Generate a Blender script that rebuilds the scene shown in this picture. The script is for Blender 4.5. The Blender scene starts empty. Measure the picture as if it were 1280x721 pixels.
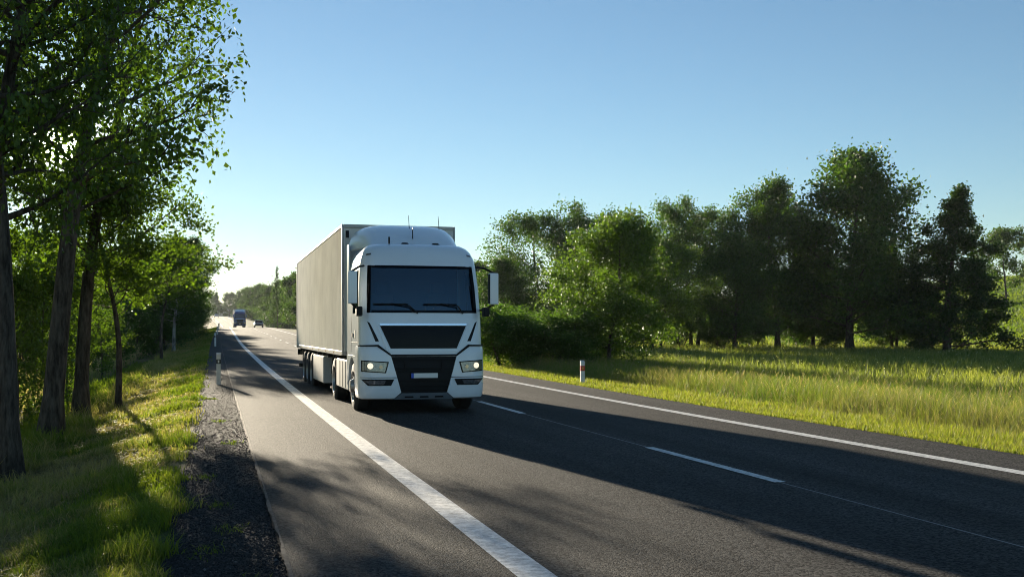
import bpy, bmesh, math, random
import numpy as np
from mathutils import Vector, Matrix
R = math.radians
C = bpy.context.scene.collection
SC = bpy.context.scene

# ------------------------------------------------------------------ camera, sky, sun, exposure
CAM_H = 1.62
F_PX = 1350.0
TH = math.atan(372.0 / F_PX)            # the camera looks this far right of the road's direction
SUN_EL, SUN_AZ = R(9.3), R(-7.4)        # azimuth from +Y, clockwise positive
cam_d = bpy.data.cameras.new('camera')
cam = bpy.data.objects.new('camera', cam_d)
C.objects.link(cam)
cam.location = (0, 0, CAM_H)
cam.rotation_euler = (R(90), 0, -TH)
cam_d.sensor_width = 36
cam_d.lens = F_PX / 1280 * 36
cam_d.shift_y = 54.5 / 1280
cam_d.clip_start = 0.1
cam_d.clip_end = 12000
SC.camera = cam

sun_dir = Vector((math.sin(SUN_AZ) * math.cos(SUN_EL), math.cos(SUN_AZ) * math.cos(SUN_EL), math.sin(SUN_EL)))
world = bpy.data.worlds.new('World')
SC.world = world
world.use_nodes = True
wn, wl = world.node_tree.nodes, world.node_tree.links
wn.clear()
w_out = wn.new('ShaderNodeOutputWorld')
w_bg = wn.new('ShaderNodeBackground')
w_sky = wn.new('ShaderNodeTexSky')
w_sky.sky_type = 'NISHITA'
w_sky.sun_disc = False
w_sky.sun_elevation = SUN_EL
w_sky.sun_rotation = SUN_AZ
w_sky.air_density = 1.0
w_sky.dust_density = 0.03
w_sky.ozone_density = 3.0
w_sky.altitude = 300
w_bg.inputs['Strength'].default_value = 0.052
w_tint = wn.new('ShaderNodeVectorMath'); w_tint.operation = 'MULTIPLY'; w_tint.inputs[1].default_value = (0.97, 0.97, 0.93)
wl.new(w_sky.outputs[0], w_tint.inputs[0]); wl.new(w_tint.outputs[0], w_bg.inputs['Color'])
# the sun's own disc and the bright air round it
w_tc = wn.new('ShaderNodeTexCoord')
w_dot = wn.new('ShaderNodeVectorMath'); w_dot.operation = 'DOT_PRODUCT'
w_dot.inputs[1].default_value = sun_dir
wl.new(w_tc.outputs['Generated'], w_dot.inputs[0])
w_disc = wn.new('ShaderNodeMapRange'); w_disc.interpolation_type = 'SMOOTHSTEP'
w_disc.inputs['From Min'].default_value = math.cos(R(1.2))
w_disc.inputs['From Max'].default_value = math.cos(R(0.6))
w_disc.inputs['To Max'].default_value = 40
wl.new(w_dot.outputs['Value'], w_disc.inputs['Value'])
w_max = wn.new('ShaderNodeMath'); w_max.operation = 'MAXIMUM'; w_max.inputs[1].default_value = 0
wl.new(w_dot.outputs['Value'], w_max.inputs[0])
w_pow = wn.new('ShaderNodeMath'); w_pow.operation = 'POWER'; w_pow.inputs[1].default_value = 900
wl.new(w_max.outputs[0], w_pow.inputs[0])
w_mul = wn.new('ShaderNodeMath'); w_mul.operation = 'MULTIPLY_ADD'; w_mul.inputs[1].default_value = 0.5
wl.new(w_pow.outputs[0], w_mul.inputs[0]); wl.new(w_disc.outputs[0], w_mul.inputs[2])
w_bg2 = wn.new('ShaderNodeBackground')
w_bg2.inputs['Color'].default_value = (1.0, 0.9, 0.68, 1)
wl.new(w_mul.outputs[0], w_bg2.inputs['Strength'])
w_add = wn.new('ShaderNodeAddShader')
wl.new(w_bg.outputs[0], w_add.inputs[0]); wl.new(w_bg2.outputs[0], w_add.inputs[1])
wl.new(w_add.outputs[0], w_out.inputs['Surface'])

sun_l = bpy.data.lights.new('sun', 'SUN')
sun_l.energy = 4.6
sun_l.angle = R(0.5)
sun_l.color = (1.0, 0.87, 0.66)
sun_o = bpy.data.objects.new('sun', sun_l)
C.objects.link(sun_o)
sun_o.rotation_euler = sun_dir.to_track_quat('Z', 'Y').to_euler()
sun_o.location = sun_dir * 200

SC.view_settings.view_transform = 'Standard'
SC.view_settings.look = 'None'
SC.view_settings.gamma = 1
SC.view_settings.exposure = 1.6
SC.render.engine = 'CYCLES'
SC.cycles.use_denoising = True
SC.cycles.pixel_filter_type = 'BLACKMAN_HARRIS'
SC.cycles.filter_width = 1.0
SC.cycles.max_bounces = 6
SC.cycles.diffuse_bounces = 3
SC.cycles.glossy_bounces = 3
SC.cycles.transmission_bounces = 4
SC.cycles.transparent_max_bounces = 12
SC.cycles.volume_bounces = 0
SC.cycles.sample_clamp_indirect = 6

# ------------------------------------------------------------------ materials
MAT = {}
def new_mat(name):
    m = bpy.data.materials.new(name); m.use_nodes = True
    MAT[name] = m
    nt = m.node_tree
    return m, nt.nodes, nt.links, nt.nodes['Principled BSDF']

def flat(name, col, rough=0.5, metal=0.0, coat=0.0, spec=0.5, var=0.0, scale=3.0, emit=None, estr=0.0, bump=0.0):
    m, n, l, p = new_mat(name)
    p.inputs['Base Color'].default_value = (*col, 1)
    p.inputs['Roughness'].default_value = rough
    p.inputs['Metallic'].default_value = metal
    p.inputs['Coat Weight'].default_value = coat
    p.inputs['Coat Roughness'].default_value = 0.06
    p.inputs['Specular IOR Level'].default_value = spec
    if emit:
        p.inputs['Emission Color'].default_value = (*emit, 1)
        p.inputs['Emission Strength'].default_value = estr
    tc = n.new('ShaderNodeTexCoord')
    no = n.new('ShaderNodeTexNoise'); no.inputs['Scale'].default_value = scale
    no.inputs['Detail'].default_value = 6; no.inputs['Roughness'].default_value = 0.65
    l.new(tc.outputs['Object'], no.inputs['Vector'])
    mr = n.new('ShaderNodeMapRange'); mr.inputs['From Min'].default_value = 0.3; mr.inputs['From Max'].default_value = 0.7
    mr.inputs['To Min'].default_value = 1 - var; mr.inputs['To Max'].default_value = 1 + var * 0.3
    l.new(no.outputs['Fac'], mr.inputs['Value'])
    mx = n.new('ShaderNodeVectorMath'); mx.operation = 'SCALE'
    mx.inputs[0].default_value = col
    l.new(mr.outputs[0], mx.inputs['Scale'])
    l.new(mx.outputs[0], p.inputs['Base Color'])
    if bump:
        b = n.new('ShaderNodeBump'); b.inputs['Strength'].default_value = bump; b.inputs['Distance'].default_value = 0.02
        l.new(no.outputs['Fac'], b.inputs['Height']); l.new(b.outputs[0], p.inputs['Normal'])
    return m

def asphalt():
    m, n, l, p = new_mat('asphalt')
    tc = n.new('ShaderNodeTexCoord')
    vo = n.new('ShaderNodeTexVoronoi'); vo.inputs['Scale'].default_value = 52
    l.new(tc.outputs['Object'], vo.inputs['Vector'])
    n2 = n.new('ShaderNodeTexNoise'); n2.inputs['Scale'].default_value = 110; n2.inputs['Detail'].default_value = 2
    l.new(tc.outputs['Object'], n2.inputs['Vector'])
    mp = n.new('ShaderNodeMapping'); mp.inputs['Scale'].default_value = (1.1, 0.07, 1)
    l.new(tc.outputs['Object'], mp.inputs['Vector'])
    n3 = n.new('ShaderNodeTexNoise'); n3.inputs['Scale'].default_value = 1.6; n3.inputs['Detail'].default_value = 5
    l.new(mp.outputs[0], n3.inputs['Vector'])
    # stones differ in colour
    cr = n.new('ShaderNodeValToRGB')
    cr.color_ramp.elements[0].color = (0.010, 0.0098, 0.0096, 1)
    cr.color_ramp.elements[1].color = (0.098, 0.094, 0.088, 1)
    cr.color_ramp.elements[1].position = 0.95
    sep = n.new('ShaderNodeSeparateColor')
    l.new(vo.outputs['Color'], sep.inputs[0]); l.new(sep.outputs[0], cr.inputs[0])
    mr = n.new('ShaderNodeMapRange'); mr.inputs['From Min'].default_value = 0.3; mr.inputs['From Max'].default_value = 0.7
    mr.inputs['To Min'].default_value = 0.66; mr.inputs['To Max'].default_value = 1.25
    l.new(n3.outputs['Fac'], mr.inputs['Value'])
    sx = n.new('ShaderNodeSeparateXYZ'); l.new(tc.outputs['Object'], sx.inputs[0])
    fac = mr.outputs[0]
    for c0 in (3.98, 7.35):                      # polished wheel tracks of both lanes
        a = n.new('ShaderNodeMath'); a.operation = 'SUBTRACT'; a.inputs[1].default_value = c0; l.new(sx.outputs['X'], a.inputs[0])
        b0 = n.new('ShaderNodeMath'); b0.operation = 'ABSOLUTE'; l.new(a.outputs[0], b0.inputs[0])
        c1 = n.new('ShaderNodeMath'); c1.operation = 'SUBTRACT'; c1.inputs[1].default_value = 0.92; l.new(b0.outputs[0], c1.inputs[0])
        d1 = n.new('ShaderNodeMath'); d1.operation = 'ABSOLUTE'; l.new(c1.outputs[0], d1.inputs[0])
        e1 = n.new('ShaderNodeMapRange'); e1.interpolation_type = 'SMOOTHSTEP'
        e1.inputs['From Min'].default_value = 0.1; e1.inputs['From Max'].default_value = 0.5
        e1.inputs['To Min'].default_value = 0.80; e1.inputs['To Max'].default_value = 1.0; l.new(d1.outputs[0], e1.inputs['Value'])
        f1 = n.new('ShaderNodeMath'); f1.operation = 'MULTIPLY'; l.new(fac, f1.inputs[0]); l.new(e1.outputs[0], f1.inputs[1]); fac = f1.outputs[0]
    sc = n.new('ShaderNodeVectorMath'); sc.operation = 'SCALE'
    l.new(cr.outputs[0], sc.inputs[0]); l.new(fac, sc.inputs['Scale'])
    l.new(sc.outputs[0], p.inputs['Base Color'])
    ad = n.new('ShaderNodeMath'); ad.operation = 'MULTIPLY_ADD'; ad.inputs[1].default_value = -0.6
    l.new(vo.outputs['Distance'], ad.inputs[0]); l.new(n2.outputs['Fac'], ad.inputs[2])
    b = n.new('ShaderNodeBump'); b.inputs['Strength'].default_value = 1.0; b.inputs['Distance'].default_value = 0.009
    l.new(ad.outputs[0], b.inputs['Height']); l.new(b.outputs[0], p.inputs['Normal'])
    p.inputs['Roughness'].default_value = 0.78
    p.inputs['Specular IOR Level'].default_value = 0.06
    return m

def paint_line():
    m, n, l, p = new_mat('road_paint')
    tc = n.new('ShaderNodeTexCoord')
    no = n.new('ShaderNodeTexNoise'); no.inputs['Scale'].default_value = 70; no.inputs['Detail'].default_value = 3
    l.new(tc.outputs['Object'], no.inputs['Vector'])
    n2 = n.new('ShaderNodeTexNoise'); n2.inputs['Scale'].default_value = 9; n2.inputs['Detail'].default_value = 10; n2.inputs['Roughness'].default_value = 0.8
    l.new(tc.outputs['Object'], n2.inputs['Vector'])
    cr = n.new('ShaderNodeValToRGB')
    cr.color_ramp.elements[0].position = 0.36; cr.color_ramp.elements[0].color = (0.26, 0.255, 0.245, 1)
    cr.color_ramp.elements[1].position = 0.6; cr.color_ramp.elements[1].color = (0.85, 0.84, 0.8, 1)
    l.new(n2.outputs['Fac'], cr.inputs[0]); l.new(cr.outputs[0], p.inputs['Base Color'])
    b = n.new('ShaderNodeBump'); b.inputs['Strength'].default_value = 0.6; b.inputs['Distance'].default_value = 0.004
    l.new(no.outputs['Fac'], b.inputs['Height']); l.new(b.outputs[0], p.inputs['Normal'])
    p.inputs['Roughness'].default_value = 0.6
    return m

def attr_mat(name, translucent=0.0, rough=0.8, noise=None, spec=0.3, tmul=(1.6, 1.9, 0.5), bump=0.0):
    """base colour from the mesh's own colour attribute 'Col'"""
    m, n, l, p = new_mat(name)
    at = n.new('ShaderNodeAttribute'); at.attribute_name = 'Col'
    src = at.outputs['Color']
    if noise:
        tc = n.new('ShaderNodeTexCoord')
        no = n.new('ShaderNodeTexNoise'); no.inputs['Scale'].default_value = noise; no.inputs['Detail'].default_value = 8
        no.inputs['Roughness'].default_value = 0.7
        l.new(tc.outputs['Object'], no.inputs['Vector'])
        mr = n.new('ShaderNodeMapRange'); mr.inputs['From Min'].default_value = 0.25; mr.inputs['From Max'].default_value = 0.75
        mr.inputs['To Min'].default_value = 0.45; mr.inputs['To Max'].default_value = 1.5
        l.new(no.outputs['Fac'], mr.inputs['Value'])
        sc = n.new('ShaderNodeVectorMath'); sc.operation = 'SCALE'
        l.new(src, sc.inputs[0]); l.new(mr.outputs[0], sc.inputs['Scale'])
        src = sc.outputs[0]
        if bump:
            b = n.new('ShaderNodeBump'); b.inputs['Strength'].default_value = bump; b.inputs['Distance'].default_value = 0.15
            l.new(no.outputs['Fac'], b.inputs['Height']); l.new(b.outputs[0], p.inputs['Normal'])
    l.new(src, p.inputs['Base Color'])
    p.inputs['Roughness'].default_value = rough
    p.inputs['Specular IOR Level'].default_value = spec
    if translucent:
        tr = n.new('ShaderNodeBsdfTranslucent')
        mu = n.new('ShaderNodeVectorMath'); mu.operation = 'MULTIPLY'; mu.inputs[1].default_value = tmul
        l.new(src, mu.inputs[0]); l.new(mu.outputs[0], tr.inputs['Color'])
        mix = n.new('ShaderNodeMixShader'); mix.inputs[0].default_value = translucent
        l.new(p.outputs[0], mix.inputs[1]); l.new(tr.outputs[0], mix.inputs[2])
        l.new(mix.outputs[0], n['Material Output'].inputs['Surface'])
    return m

def bark(name, a, b_, scale=9):
    m, n, l, p = new_mat(name)
    tc = n.new('ShaderNodeTexCoord')
    mp = n.new('ShaderNodeMapping'); mp.inputs['Scale'].default_value = (1, 1, 0.22)
    l.new(tc.outputs['Object'], mp.inputs['Vector'])
    no = n.new('ShaderNodeTexNoise'); no.inputs['Scale'].default_value = scale; no.inputs['Detail'].default_value = 9; no.inputs['Roughness'].default_value = 0.7
    l.new(mp.outputs[0], no.inputs['Vector'])
    cr = n.new('ShaderNodeValToRGB')
    cr.color_ramp.elements[0].position = 0.38; cr.color_ramp.elements[0].color = (*a, 1)
    cr.color_ramp.elements[1].position = 0.62; cr.color_ramp.elements[1].color = (*b_, 1)
    l.new(no.outputs['Fac'], cr.inputs[0]); l.new(cr.outputs[0], p.inputs['Base Color'])
    b = n.new('ShaderNodeBump'); b.inputs['Strength'].default_value = 1.0; b.inputs['Distance'].default_value = 0.05
    l.new(no.outputs['Fac'], b.inputs['Height']); l.new(b.outputs[0], p.inputs['Normal'])
    p.inputs['Roughness'].default_value = 0.9
    p.inputs['Specular IOR Level'].default_value = 0.2
    return m

def glass_mat():
    m, n, l, p = new_mat('tinted_glass')
    tr = n.new('ShaderNodeBsdfTransparent'); tr.inputs[0].default_value = (0.28, 0.44, 0.52, 1)
    gl = n.new('ShaderNodeBsdfGlossy'); gl.inputs['Roughness'].default_value = 0.02
    gl.inputs['Color'].default_value = (0.6, 0.85, 1, 1)
    fr = n.new('ShaderNodeFresnel'); fr.inputs[0].default_value = 1.95
    mix = n.new('ShaderNodeMixShader')
    l.new(fr.outputs[0], mix.inputs[0]); l.new(tr.outputs[0], mix.inputs[1]); l.new(gl.outputs[0], mix.inputs[2])
    l.new(mix.outputs[0], n['Material Output'].inputs['Surface'])
    return m

asphalt(); paint_line(); glass_mat()
attr_mat('terrain_ground', rough=0.95, noise=1.3, spec=0.1, bump=0.8)
attr_mat('leaf', translucent=0.42, rough=0.5, spec=0.4)
attr_mat('grass_blade', translucent=0.5, rough=0.6, spec=0.25, tmul=(1.5, 1.55, 0.6))
attr_mat('stones', rough=0.85, spec=0.3)
bark('bark', (0.028, 0.022, 0.017), (0.12, 0.10, 0.08))
bark('birch_bark', (0.10, 0.095, 0.085), (0.55, 0.54, 0.5), 5)
flat('gravel', (0.026, 0.023, 0.021), 0.95, var=0.6, scale=40, bump=1.0)
flat('white_paint', (0.84, 0.90, 0.95), 0.28, coat=0.6, var=0.05, scale=1.2)  # blue of the skylight in shade is tinted into this white
flat('blue_paint', (0.02, 0.06, 0.22), 0.3, coat=0.6, var=0.05)
flat('trailer_white', (0.85, 0.83, 0.76), 0.7, spec=0.0, var=0.16, scale=0.9)
flat('trailer_trim', (0.36, 0.36, 0.36), 0.4, metal=0.5, var=0.15)
flat('black_plastic', (0.007, 0.008, 0.010), 0.55, var=0.2, spec=0.25)
flat('black_gloss', (0.003, 0.003, 0.004), 0.1, spec=0.12)
flat('rubber', (0.018, 0.018, 0.019), 0.8, var=0.3, scale=8)
flat('rim_metal', (0.42, 0.42, 0.43), 0.35, metal=0.9, var=0.2, scale=6)
flat('chrome', (0.8, 0.82, 0.85), 0.12, metal=1.0)
flat('lamp_glass', (0.22, 0.23, 0.25), 0.1, metal=0.5, coat=1.0, var=.6, scale=30)
flat('lamp_lit', (0.9, 0.85, 0.7), 0.2, emit=(1.0, 0.86, 0.6), estr=0.35)
flat('amber', (0.7, 0.25, 0.03), 0.25, coat=0.5)
flat('plate_white', (0.82, 0.82, 0.78), 0.4)
flat('plate_blue', (0.02, 0.10, 0.55), 0.4)
flat('skid_metal', (0.22, 0.26, 0.30), 0.35, metal=0.4)
flat('chassis', (0.012, 0.012, 0.013), 0.7, var=0.3, spec=0.25)
flat('interior_grey', (0.035, 0.037, 0.042), 0.8, var=0.2)
flat('mirror_glass', (0.75, 0.8, 0.85), 0.04, metal=1.0)
flat('tank_panel', (0.62, 0.61, 0.58), 0.6, spec=0.05, var=0.2, scale=2)
flat('post_white', (0.74, 0.74, 0.72), 0.5, var=0.25, scale=7)
flat('post_black', (0.015, 0.015, 0.015), 0.5)
flat('reflector_white', (0.85, 0.85, 0.85), 0.15)
flat('reflector_red', (0.55, 0.02, 0.012), 0.3)
flat('car_grey', (0.05, 0.055, 0.065), 0.3, coat=0.6)
flat('car_white', (0.75, 0.76, 0.78), 0.3, coat=0.6)
flat('tail_red', (0.45, 0.01, 0.01), 0.2, coat=0.5)
flat('seam_tar', (0.14, 0.15, 0.155), 0.5, var=0.3, scale=20)
flat('lit_edge_tan', (0.13, 0.11, 0.09), 0.95, var=0.8, scale=9, bump=0.5)  # tan that carries the sunlit rim of the asphalt edge
flat('hill_far', (0.05, 0.085, 0.035), 0.95, var=0.5, scale=0.02)

# ------------------------------------------------------------------ object helpers
def tag(o, label=None, cat=None, group=None, kind=None):
    if label: o['label'] = label
    if cat: o['category'] = cat
    if group: o['group'] = group
    if kind: o['kind'] = kind
    return o

def empty(name, loc, rz=0.0):
    o = bpy.data.objects.new(name, None)
    C.objects.link(o)
    o.location = loc; o.rotation_euler = (0, 0, rz)
    o.empty_display_size = 0.3
    return o

def link_mesh(name, me, mats, parent=None, loc=None):
    if not isinstance(mats, (list, tuple)): mats = [mats]
    for mm in mats: me.materials.append(MAT[mm] if isinstance(mm, str) else mm)
    o = bpy.data.objects.new(name, me)
    C.objects.link(o)
    if parent: o.parent = parent
    if loc: o.location = loc
    return o

class MB:
    """collects shapes and links them as one mesh"""
    def __init__(s): s.v = []; s.f = []; s.sm = []
    def add(s, vs, fs, smooth=False):
        k = len(s.v); s.v += [tuple(v) for v in vs]
        s.f += [tuple(i + k for i in f) for f in fs]; s.sm += [smooth] * len(fs)
        return s
    def box(s, x0, x1, y0, y1, z0, z1, c=0.0):
        """box with chamfered edges of size c"""
        if c <= 0:
            v = [(x, y, z) for z in (z0, z1) for y in (y0, y1) for x in (x0, x1)]
            return s.add(v, [(0, 2, 3, 1), (4, 5, 7, 6), (0, 1, 5, 4), (2, 6, 7, 3), (0, 4, 6, 2), (1, 3, 7, 5)])
        bm = bmesh.new()
        bmesh.ops.create_cube(bm, size=1)
        for v in bm.verts:
            v.co = Vector(((x0 + x1) / 2 + v.co.x * (x1 - x0), (y0 + y1) / 2 + v.co.y * (y1 - y0), (z0 + z1) / 2 + v.co.z * (z1 - z0)))
        bmesh.ops.bevel(bm, geom=bm.edges[:], offset=c, segments=3, affect='EDGES', profile=0.7)
        bm.verts.index_update()
        vs = [v.co[:] for v in bm.verts]; fs = [tuple(v.index for v in f.verts) for f in bm.faces]
        bm.free()
        return s.add(vs, fs, False)
    def tube(s, pts, r, n=8, cap=True, smooth=True):
        pts = [Vector(p) for p in pts]
        if not isinstance(r, (list, tuple)): r = [r] * len(pts)
        vs = []; fs = []
        prev = None
        for i, p in enumerate(pts):
            d = (pts[min(i + 1, len(pts) - 1)] - pts[max(i - 1, 0)]).normalized()
            if prev is None:
                a = d.orthogonal().normalized()
            else:
                a = (prev - d * prev.dot(d)).normalized()
            prev = a; b = d.cross(a)
            for k in range(n):
                t = 2 * math.pi * k / n
                vs.append(p + (a * math.cos(t) + b * math.sin(t)) * r[i])
        for i in range(len(pts) - 1):
            for k in range(n):
                fs.append((i * n + k, i * n + (k + 1) % n, (i + 1) * n + (k + 1) % n, (i + 1) * n + k))
        if cap:
            fs.append(tuple(range(n - 1, -1, -1))); m = (len(pts) - 1) * n
            fs.append(tuple(range(m, m + n)))
        return s.add(vs, fs, smooth)
    def lathe_x(s, prof, cx, cy, cz, n=40):
        """profile (x offset, radius) spun about the X axis"""
        vs = []; fs = []
        for (x, r) in prof:
            for k in range(n):
                t = 2 * math.pi * k / n
                vs.append((cx + x, cy + r * math.cos(t), cz + r * math.sin(t)))
        for i in range(len(prof) - 1):
            for k in range(n):
                fs.append((i * n + k, i * n + (k + 1) % n, (i + 1) * n + (k + 1) % n, (i + 1) * n + k))
        return s.add(vs, fs, True)
    def slab(s, grid_out, grid_in):
        """closed slab from two equal grids (rows of points)"""
        nr, nc = len(grid_out), len(grid_out[0])
        vs = [p for row in grid_out for p in row] + [p for row in grid_in for p in row]
        o = nr * nc; fs = []
        for i in range(nr - 1):
            for j in range(nc - 1):
                a, b, c, d = i * nc + j, i * nc + j + 1, (i + 1) * nc + j + 1, (i + 1) * nc + j
                fs.append((a, b, c, d)); fs.append((a + o, d + o, c + o, b + o))
        for j in range(nc - 1):
            fs.append((j, j + o, j + 1 + o, j + 1)); k = (nr - 1) * nc
            fs.append((k + j, k + j + 1, k + j + 1 + o, k + j + o))
        for i in range(nr - 1):
            a, d = i * nc, (i + 1) * nc
            fs.append((a, d, d + o, a + o)); a += nc - 1; d += nc - 1
            fs.append((a, a + o, d + o, d))
        return s.add(vs, fs, False)
    def build(s, name, mat, parent=None, autosmooth=35):
        me = bpy.data.meshes.new(name)
        me.from_pydata(s.v, [], s.f)
        bm = bmesh.new(); bm.from_mesh(me)
        bmesh.ops.remove_doubles(bm, verts=bm.verts, dist=1e-5)
        bmesh.ops.recalc_face_normals(bm, faces=bm.faces)
        for e in bm.edges:
            e.smooth = (len(e.link_faces) == 2 and e.calc_face_angle(3.0) < R(autosmooth))
        for f in bm.faces: f.smooth = True
        bm.to_mesh(me); bm.free()
        return link_mesh(name, me, mat, parent)

def np_mesh(name, verts, loops_per_face, col=None, smooth=False):
    """fast mesh: verts (N,3); faces all of the same size, vertices in order unless an index array is given"""
    if isinstance(loops_per_face, tuple): idx, k = loops_per_face
    else: k = loops_per_face; idx = np.arange(len(verts), dtype=np.int32)
    idx = np.asarray(idx, dtype=np.int32).ravel()
    me = bpy.data.meshes.new(name)
    me.vertices.add(len(verts)); me.vertices.foreach_set('co', np.asarray(verts, dtype=np.float32).ravel())
    nf = len(idx) // k
    me.loops.add(len(idx)); me.loops.foreach_set('vertex_index', idx)
    me.polygons.add(nf); me.polygons.foreach_set('loop_start', np.arange(0, len(idx), k, dtype=np.int32))
    try: me.polygons.foreach_set('loop_total', np.full(nf, k, dtype=np.int32))
    except Exception: pass
    if smooth: me.polygons.foreach_set('use_smooth', np.ones(nf, dtype=bool))
    if col is not None:
        a = me.attributes.new('Col', 'FLOAT_COLOR', 'POINT')
        c4 = np.ones((len(verts), 4), dtype=np.float32); c4[:, :3] = col
        a.data.foreach_set('color', c4.ravel())
    me.update(calc_edges=True); me.validate()
    return me

def copy_tree(o, parent=None):
    c = o.copy(); C.objects.link(c)
    if parent: c.parent = parent
    for ch in list(o.children): copy_tree(ch, c)
    return c

# ------------------------------------------------------------------ lie of the land
_yy = np.arange(-400, 3001, 1.0)
_z = np.interp(_yy, [-400, 22, 45, 80, 110, 150, 200, 240, 270, 300, 340, 400, 500, 650, 3000],
               [0, 0, 0.14, 0.52, 0.98, 1.62, 2.32, 2.68, 2.75, 2.6, 2.8, 4.6, 8.3, 11, 11])
_k = np.hanning(31); _k /= _k.sum()
_z[20:-20] = np.convolve(_z, _k, 'same')[20:-20]
def zr(y): return np.interp(y, _yy, _z)
_o = np.interp(_yy, [-400, 90, 200, 240, 270, 400, 520, 700, 3000], [0, 0, 0.7, 1.1, 1.2, 0, -4, -14, -14])
_k = np.hanning(61); _k /= _k.sum()
_o[40:-40] = np.convolve(_o, _k, 'same')[40:-40]
def xo(y): return np.interp(y, _yy, _o)
RL, RR = 0.5, 10.3         # asphalt edges
GL = -0.33                 # outer edge of the gravel
def H(x, y):
    x = np.asarray(x, dtype=float); y = np.asarray(y, dtype=float)
    xr = x - xo(y)
    z = zr(y) * np.exp(-np.maximum(np.abs(xr - 5) - 60, 0) / 120)
    prof = np.interp(xr, [-400, -60, -14, -4.2, -3.0, -1.2, -0.6, GL - 0.05, GL + 0.1, RL - 0.1, RL + 0.15, RR - 0.2, RR + 0.02, 11.0, 12.4, 14.3, 38, 60, 400],
                     [1.5, -0.2, -0.95, -0.9, -0.66, -0.2, -0.06, -0.035, -0.06, -0.06, -0.12, -0.12, -0.03, -0.08, -0.22, -0.42, -0.8, -0.85, 0.0])
    d = np.clip(xr - 62, 0, 130)
    prof = prof + 0.0009 * d * d
    w = np.clip((np.abs(xr - 5) - 5.6) / 3, 0, 1)
    bump = (0.05 * np.sin(x * 1.7 + y * 0.6) * np.sin(y * 1.1 - x * 0.4) + 0.035 * np.sin(x * 3.9 + 1.3) * np.sin(y * 3.1 + x)) * w
    return z + prof + bump

def at(u, Z, x_shift=0.0):
    """ground point seen at picture column u (1280 wide) at camera depth Z"""
    r = (u - 640) / F_PX
    Xc = r * Z
    x = Xc * math.cos(TH) + Z * math.sin(TH) + x_shift
    y = -Xc * math.sin(TH) + Z * math.cos(TH)
    return x, y, float(H(x, y))

rng = np.random.default_rng(7)
def sheet(name, xs, ys, mat, zfun, kind='structure', col=None):
    X, Y = np.meshgrid(xs, ys)
    Z = zfun(X, Y)
    v = np.stack([X, Y, Z], -1).reshape(-1, 3)
    nx, ny = len(xs), len(ys)
    i = np.arange(nx - 1)[None, :] + np.arange(ny - 1)[:, None] * nx
    f = np.stack([i, i + 1, i + nx + 1, i + nx], -1).reshape(-1, 4)
    c = col(X, Y).reshape(-1, 3) if col else None
    me = np_mesh(name, v, (f, 4), c, smooth=True)
    o = link_mesh(name, me, mat); o['kind'] = kind
    return o

def fbm(x, y, s, seed=0):
    t = 0
    for k, a in ((1, .5), (2.1, .27), (4.3, .15), (8.9, .08)):
        t = t + a * np.sin(x * s * k + 3.1 * seed + 1.7 * np.sin(y * s * k * 0.8 + seed)) * np.sin(y * s * k * 1.1 - seed + 1.3 * np.sin(x * s * k * 0.7))
    return t

def ground_col(X, Y):
    xr = X - xo(Y)
    n = fbm(X, Y, 0.9, 1); n2 = fbm(X, Y, 0.12, 4)
    green = np.array([0.050, 0.078, 0.018]); straw = np.array([0.20, 0.155, 0.075]); bright = np.array([0.085, 0.15, 0.022]); soil = np.array([0.06, 0.05, 0.035])
    c = np.zeros(X.shape + (3,)) + green
    lv = (xr > -4.2) & (xr < 0.6)
    w = np.clip(0.5 + 0.9 * n + 0.45 * np.clip(-xr - 0.8, 0, 1), 0, 1)[..., None]
    c = np.where(lv[..., None], green * (1 - w) + straw * w, c)
    lf = xr <= -4.2
    w = np.clip(0.6 + 0.6 * n2, 0, 1)[..., None]
    c = np.where(lf[..., None], green * (1 - w) + straw * w, c)
    w = np.clip(0.2 + 0.5 * n, 0, 0.6)[..., None]
    rv = (xr > 10) & (xr < 30)
    rv = (xr > 10) & (xr < 60)
    c = np.where(rv[..., None], (green * 1.2) * (1 - w) + straw * w, c)
    far = np.clip((xr - 60) / 12, 0, 1)[..., None]
    w = np.clip(0.5 + 0.5 * n2, 0, 1)[..., None]
    c = c * (1 - far) + (bright * (1 - w * 0.35)) * far
    return c

xs = np.concatenate([np.linspace(-2400, -300, 12), np.linspace(-260, -30, 22), np.linspace(-27, -6, 22), np.linspace(-5.5, 16, 130),
                     np.linspace(16.6, 60, 50), np.linspace(64, 300, 40), np.linspace(340, 2400, 12)])
ys = np.concatenate([np.linspace(-120, 0, 14), np.linspace(1, 60, 180), np.linspace(61, 160, 110), np.linspace(164, 760, 120), np.linspace(800, 2900, 16)])
sheet('ground', xs, ys, 'terrain_ground', H, col=ground_col)

# road slab with a visible edge
def strip(name, segs, mat, dz, kind='structure', step=None, thick=0.0, wob=0.0):
    """segs: (x0, x1, y0, y1) ranges"""
    mb = MB()
    for (x0, x1, y0, y1) in segs:
        n = max(2, int((y1 - y0) / (2.0 if y1 < 160 else 4.0)) + 1) if step is None else max(2, int((y1 - y0) / step) + 1)
        yy = np.linspace(y0, y1, n)
        a0 = x0 + xo(yy); a1 = x1 + xo(yy); z = zr(yy) + dz
        if wob:
            a0 = a0 + wob * (np.sin(yy * 2.3) * 0.5 + np.sin(yy * 5.9 + 1) * 0.35 + np.sin(yy * 13.7) * 0.3)
        rows = [[(a0[i], yy[i], z[i]), (a1[i], yy[i], z[i])] for i in range(n)]
        if thick:
            mb.slab(rows, [[(p[0], p[1], p[2] - thick) for p in r] for r in rows])
        else:
            k = len(mb.v); vs = [p for r in rows for p in r]
            mb.add(vs, [(2 * i, 2 * i + 1, 2 * i + 3, 2 * i + 2) for i in range(n - 1)])
    o = mb.build(name, mat); o['kind'] = kind
    return o
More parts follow.
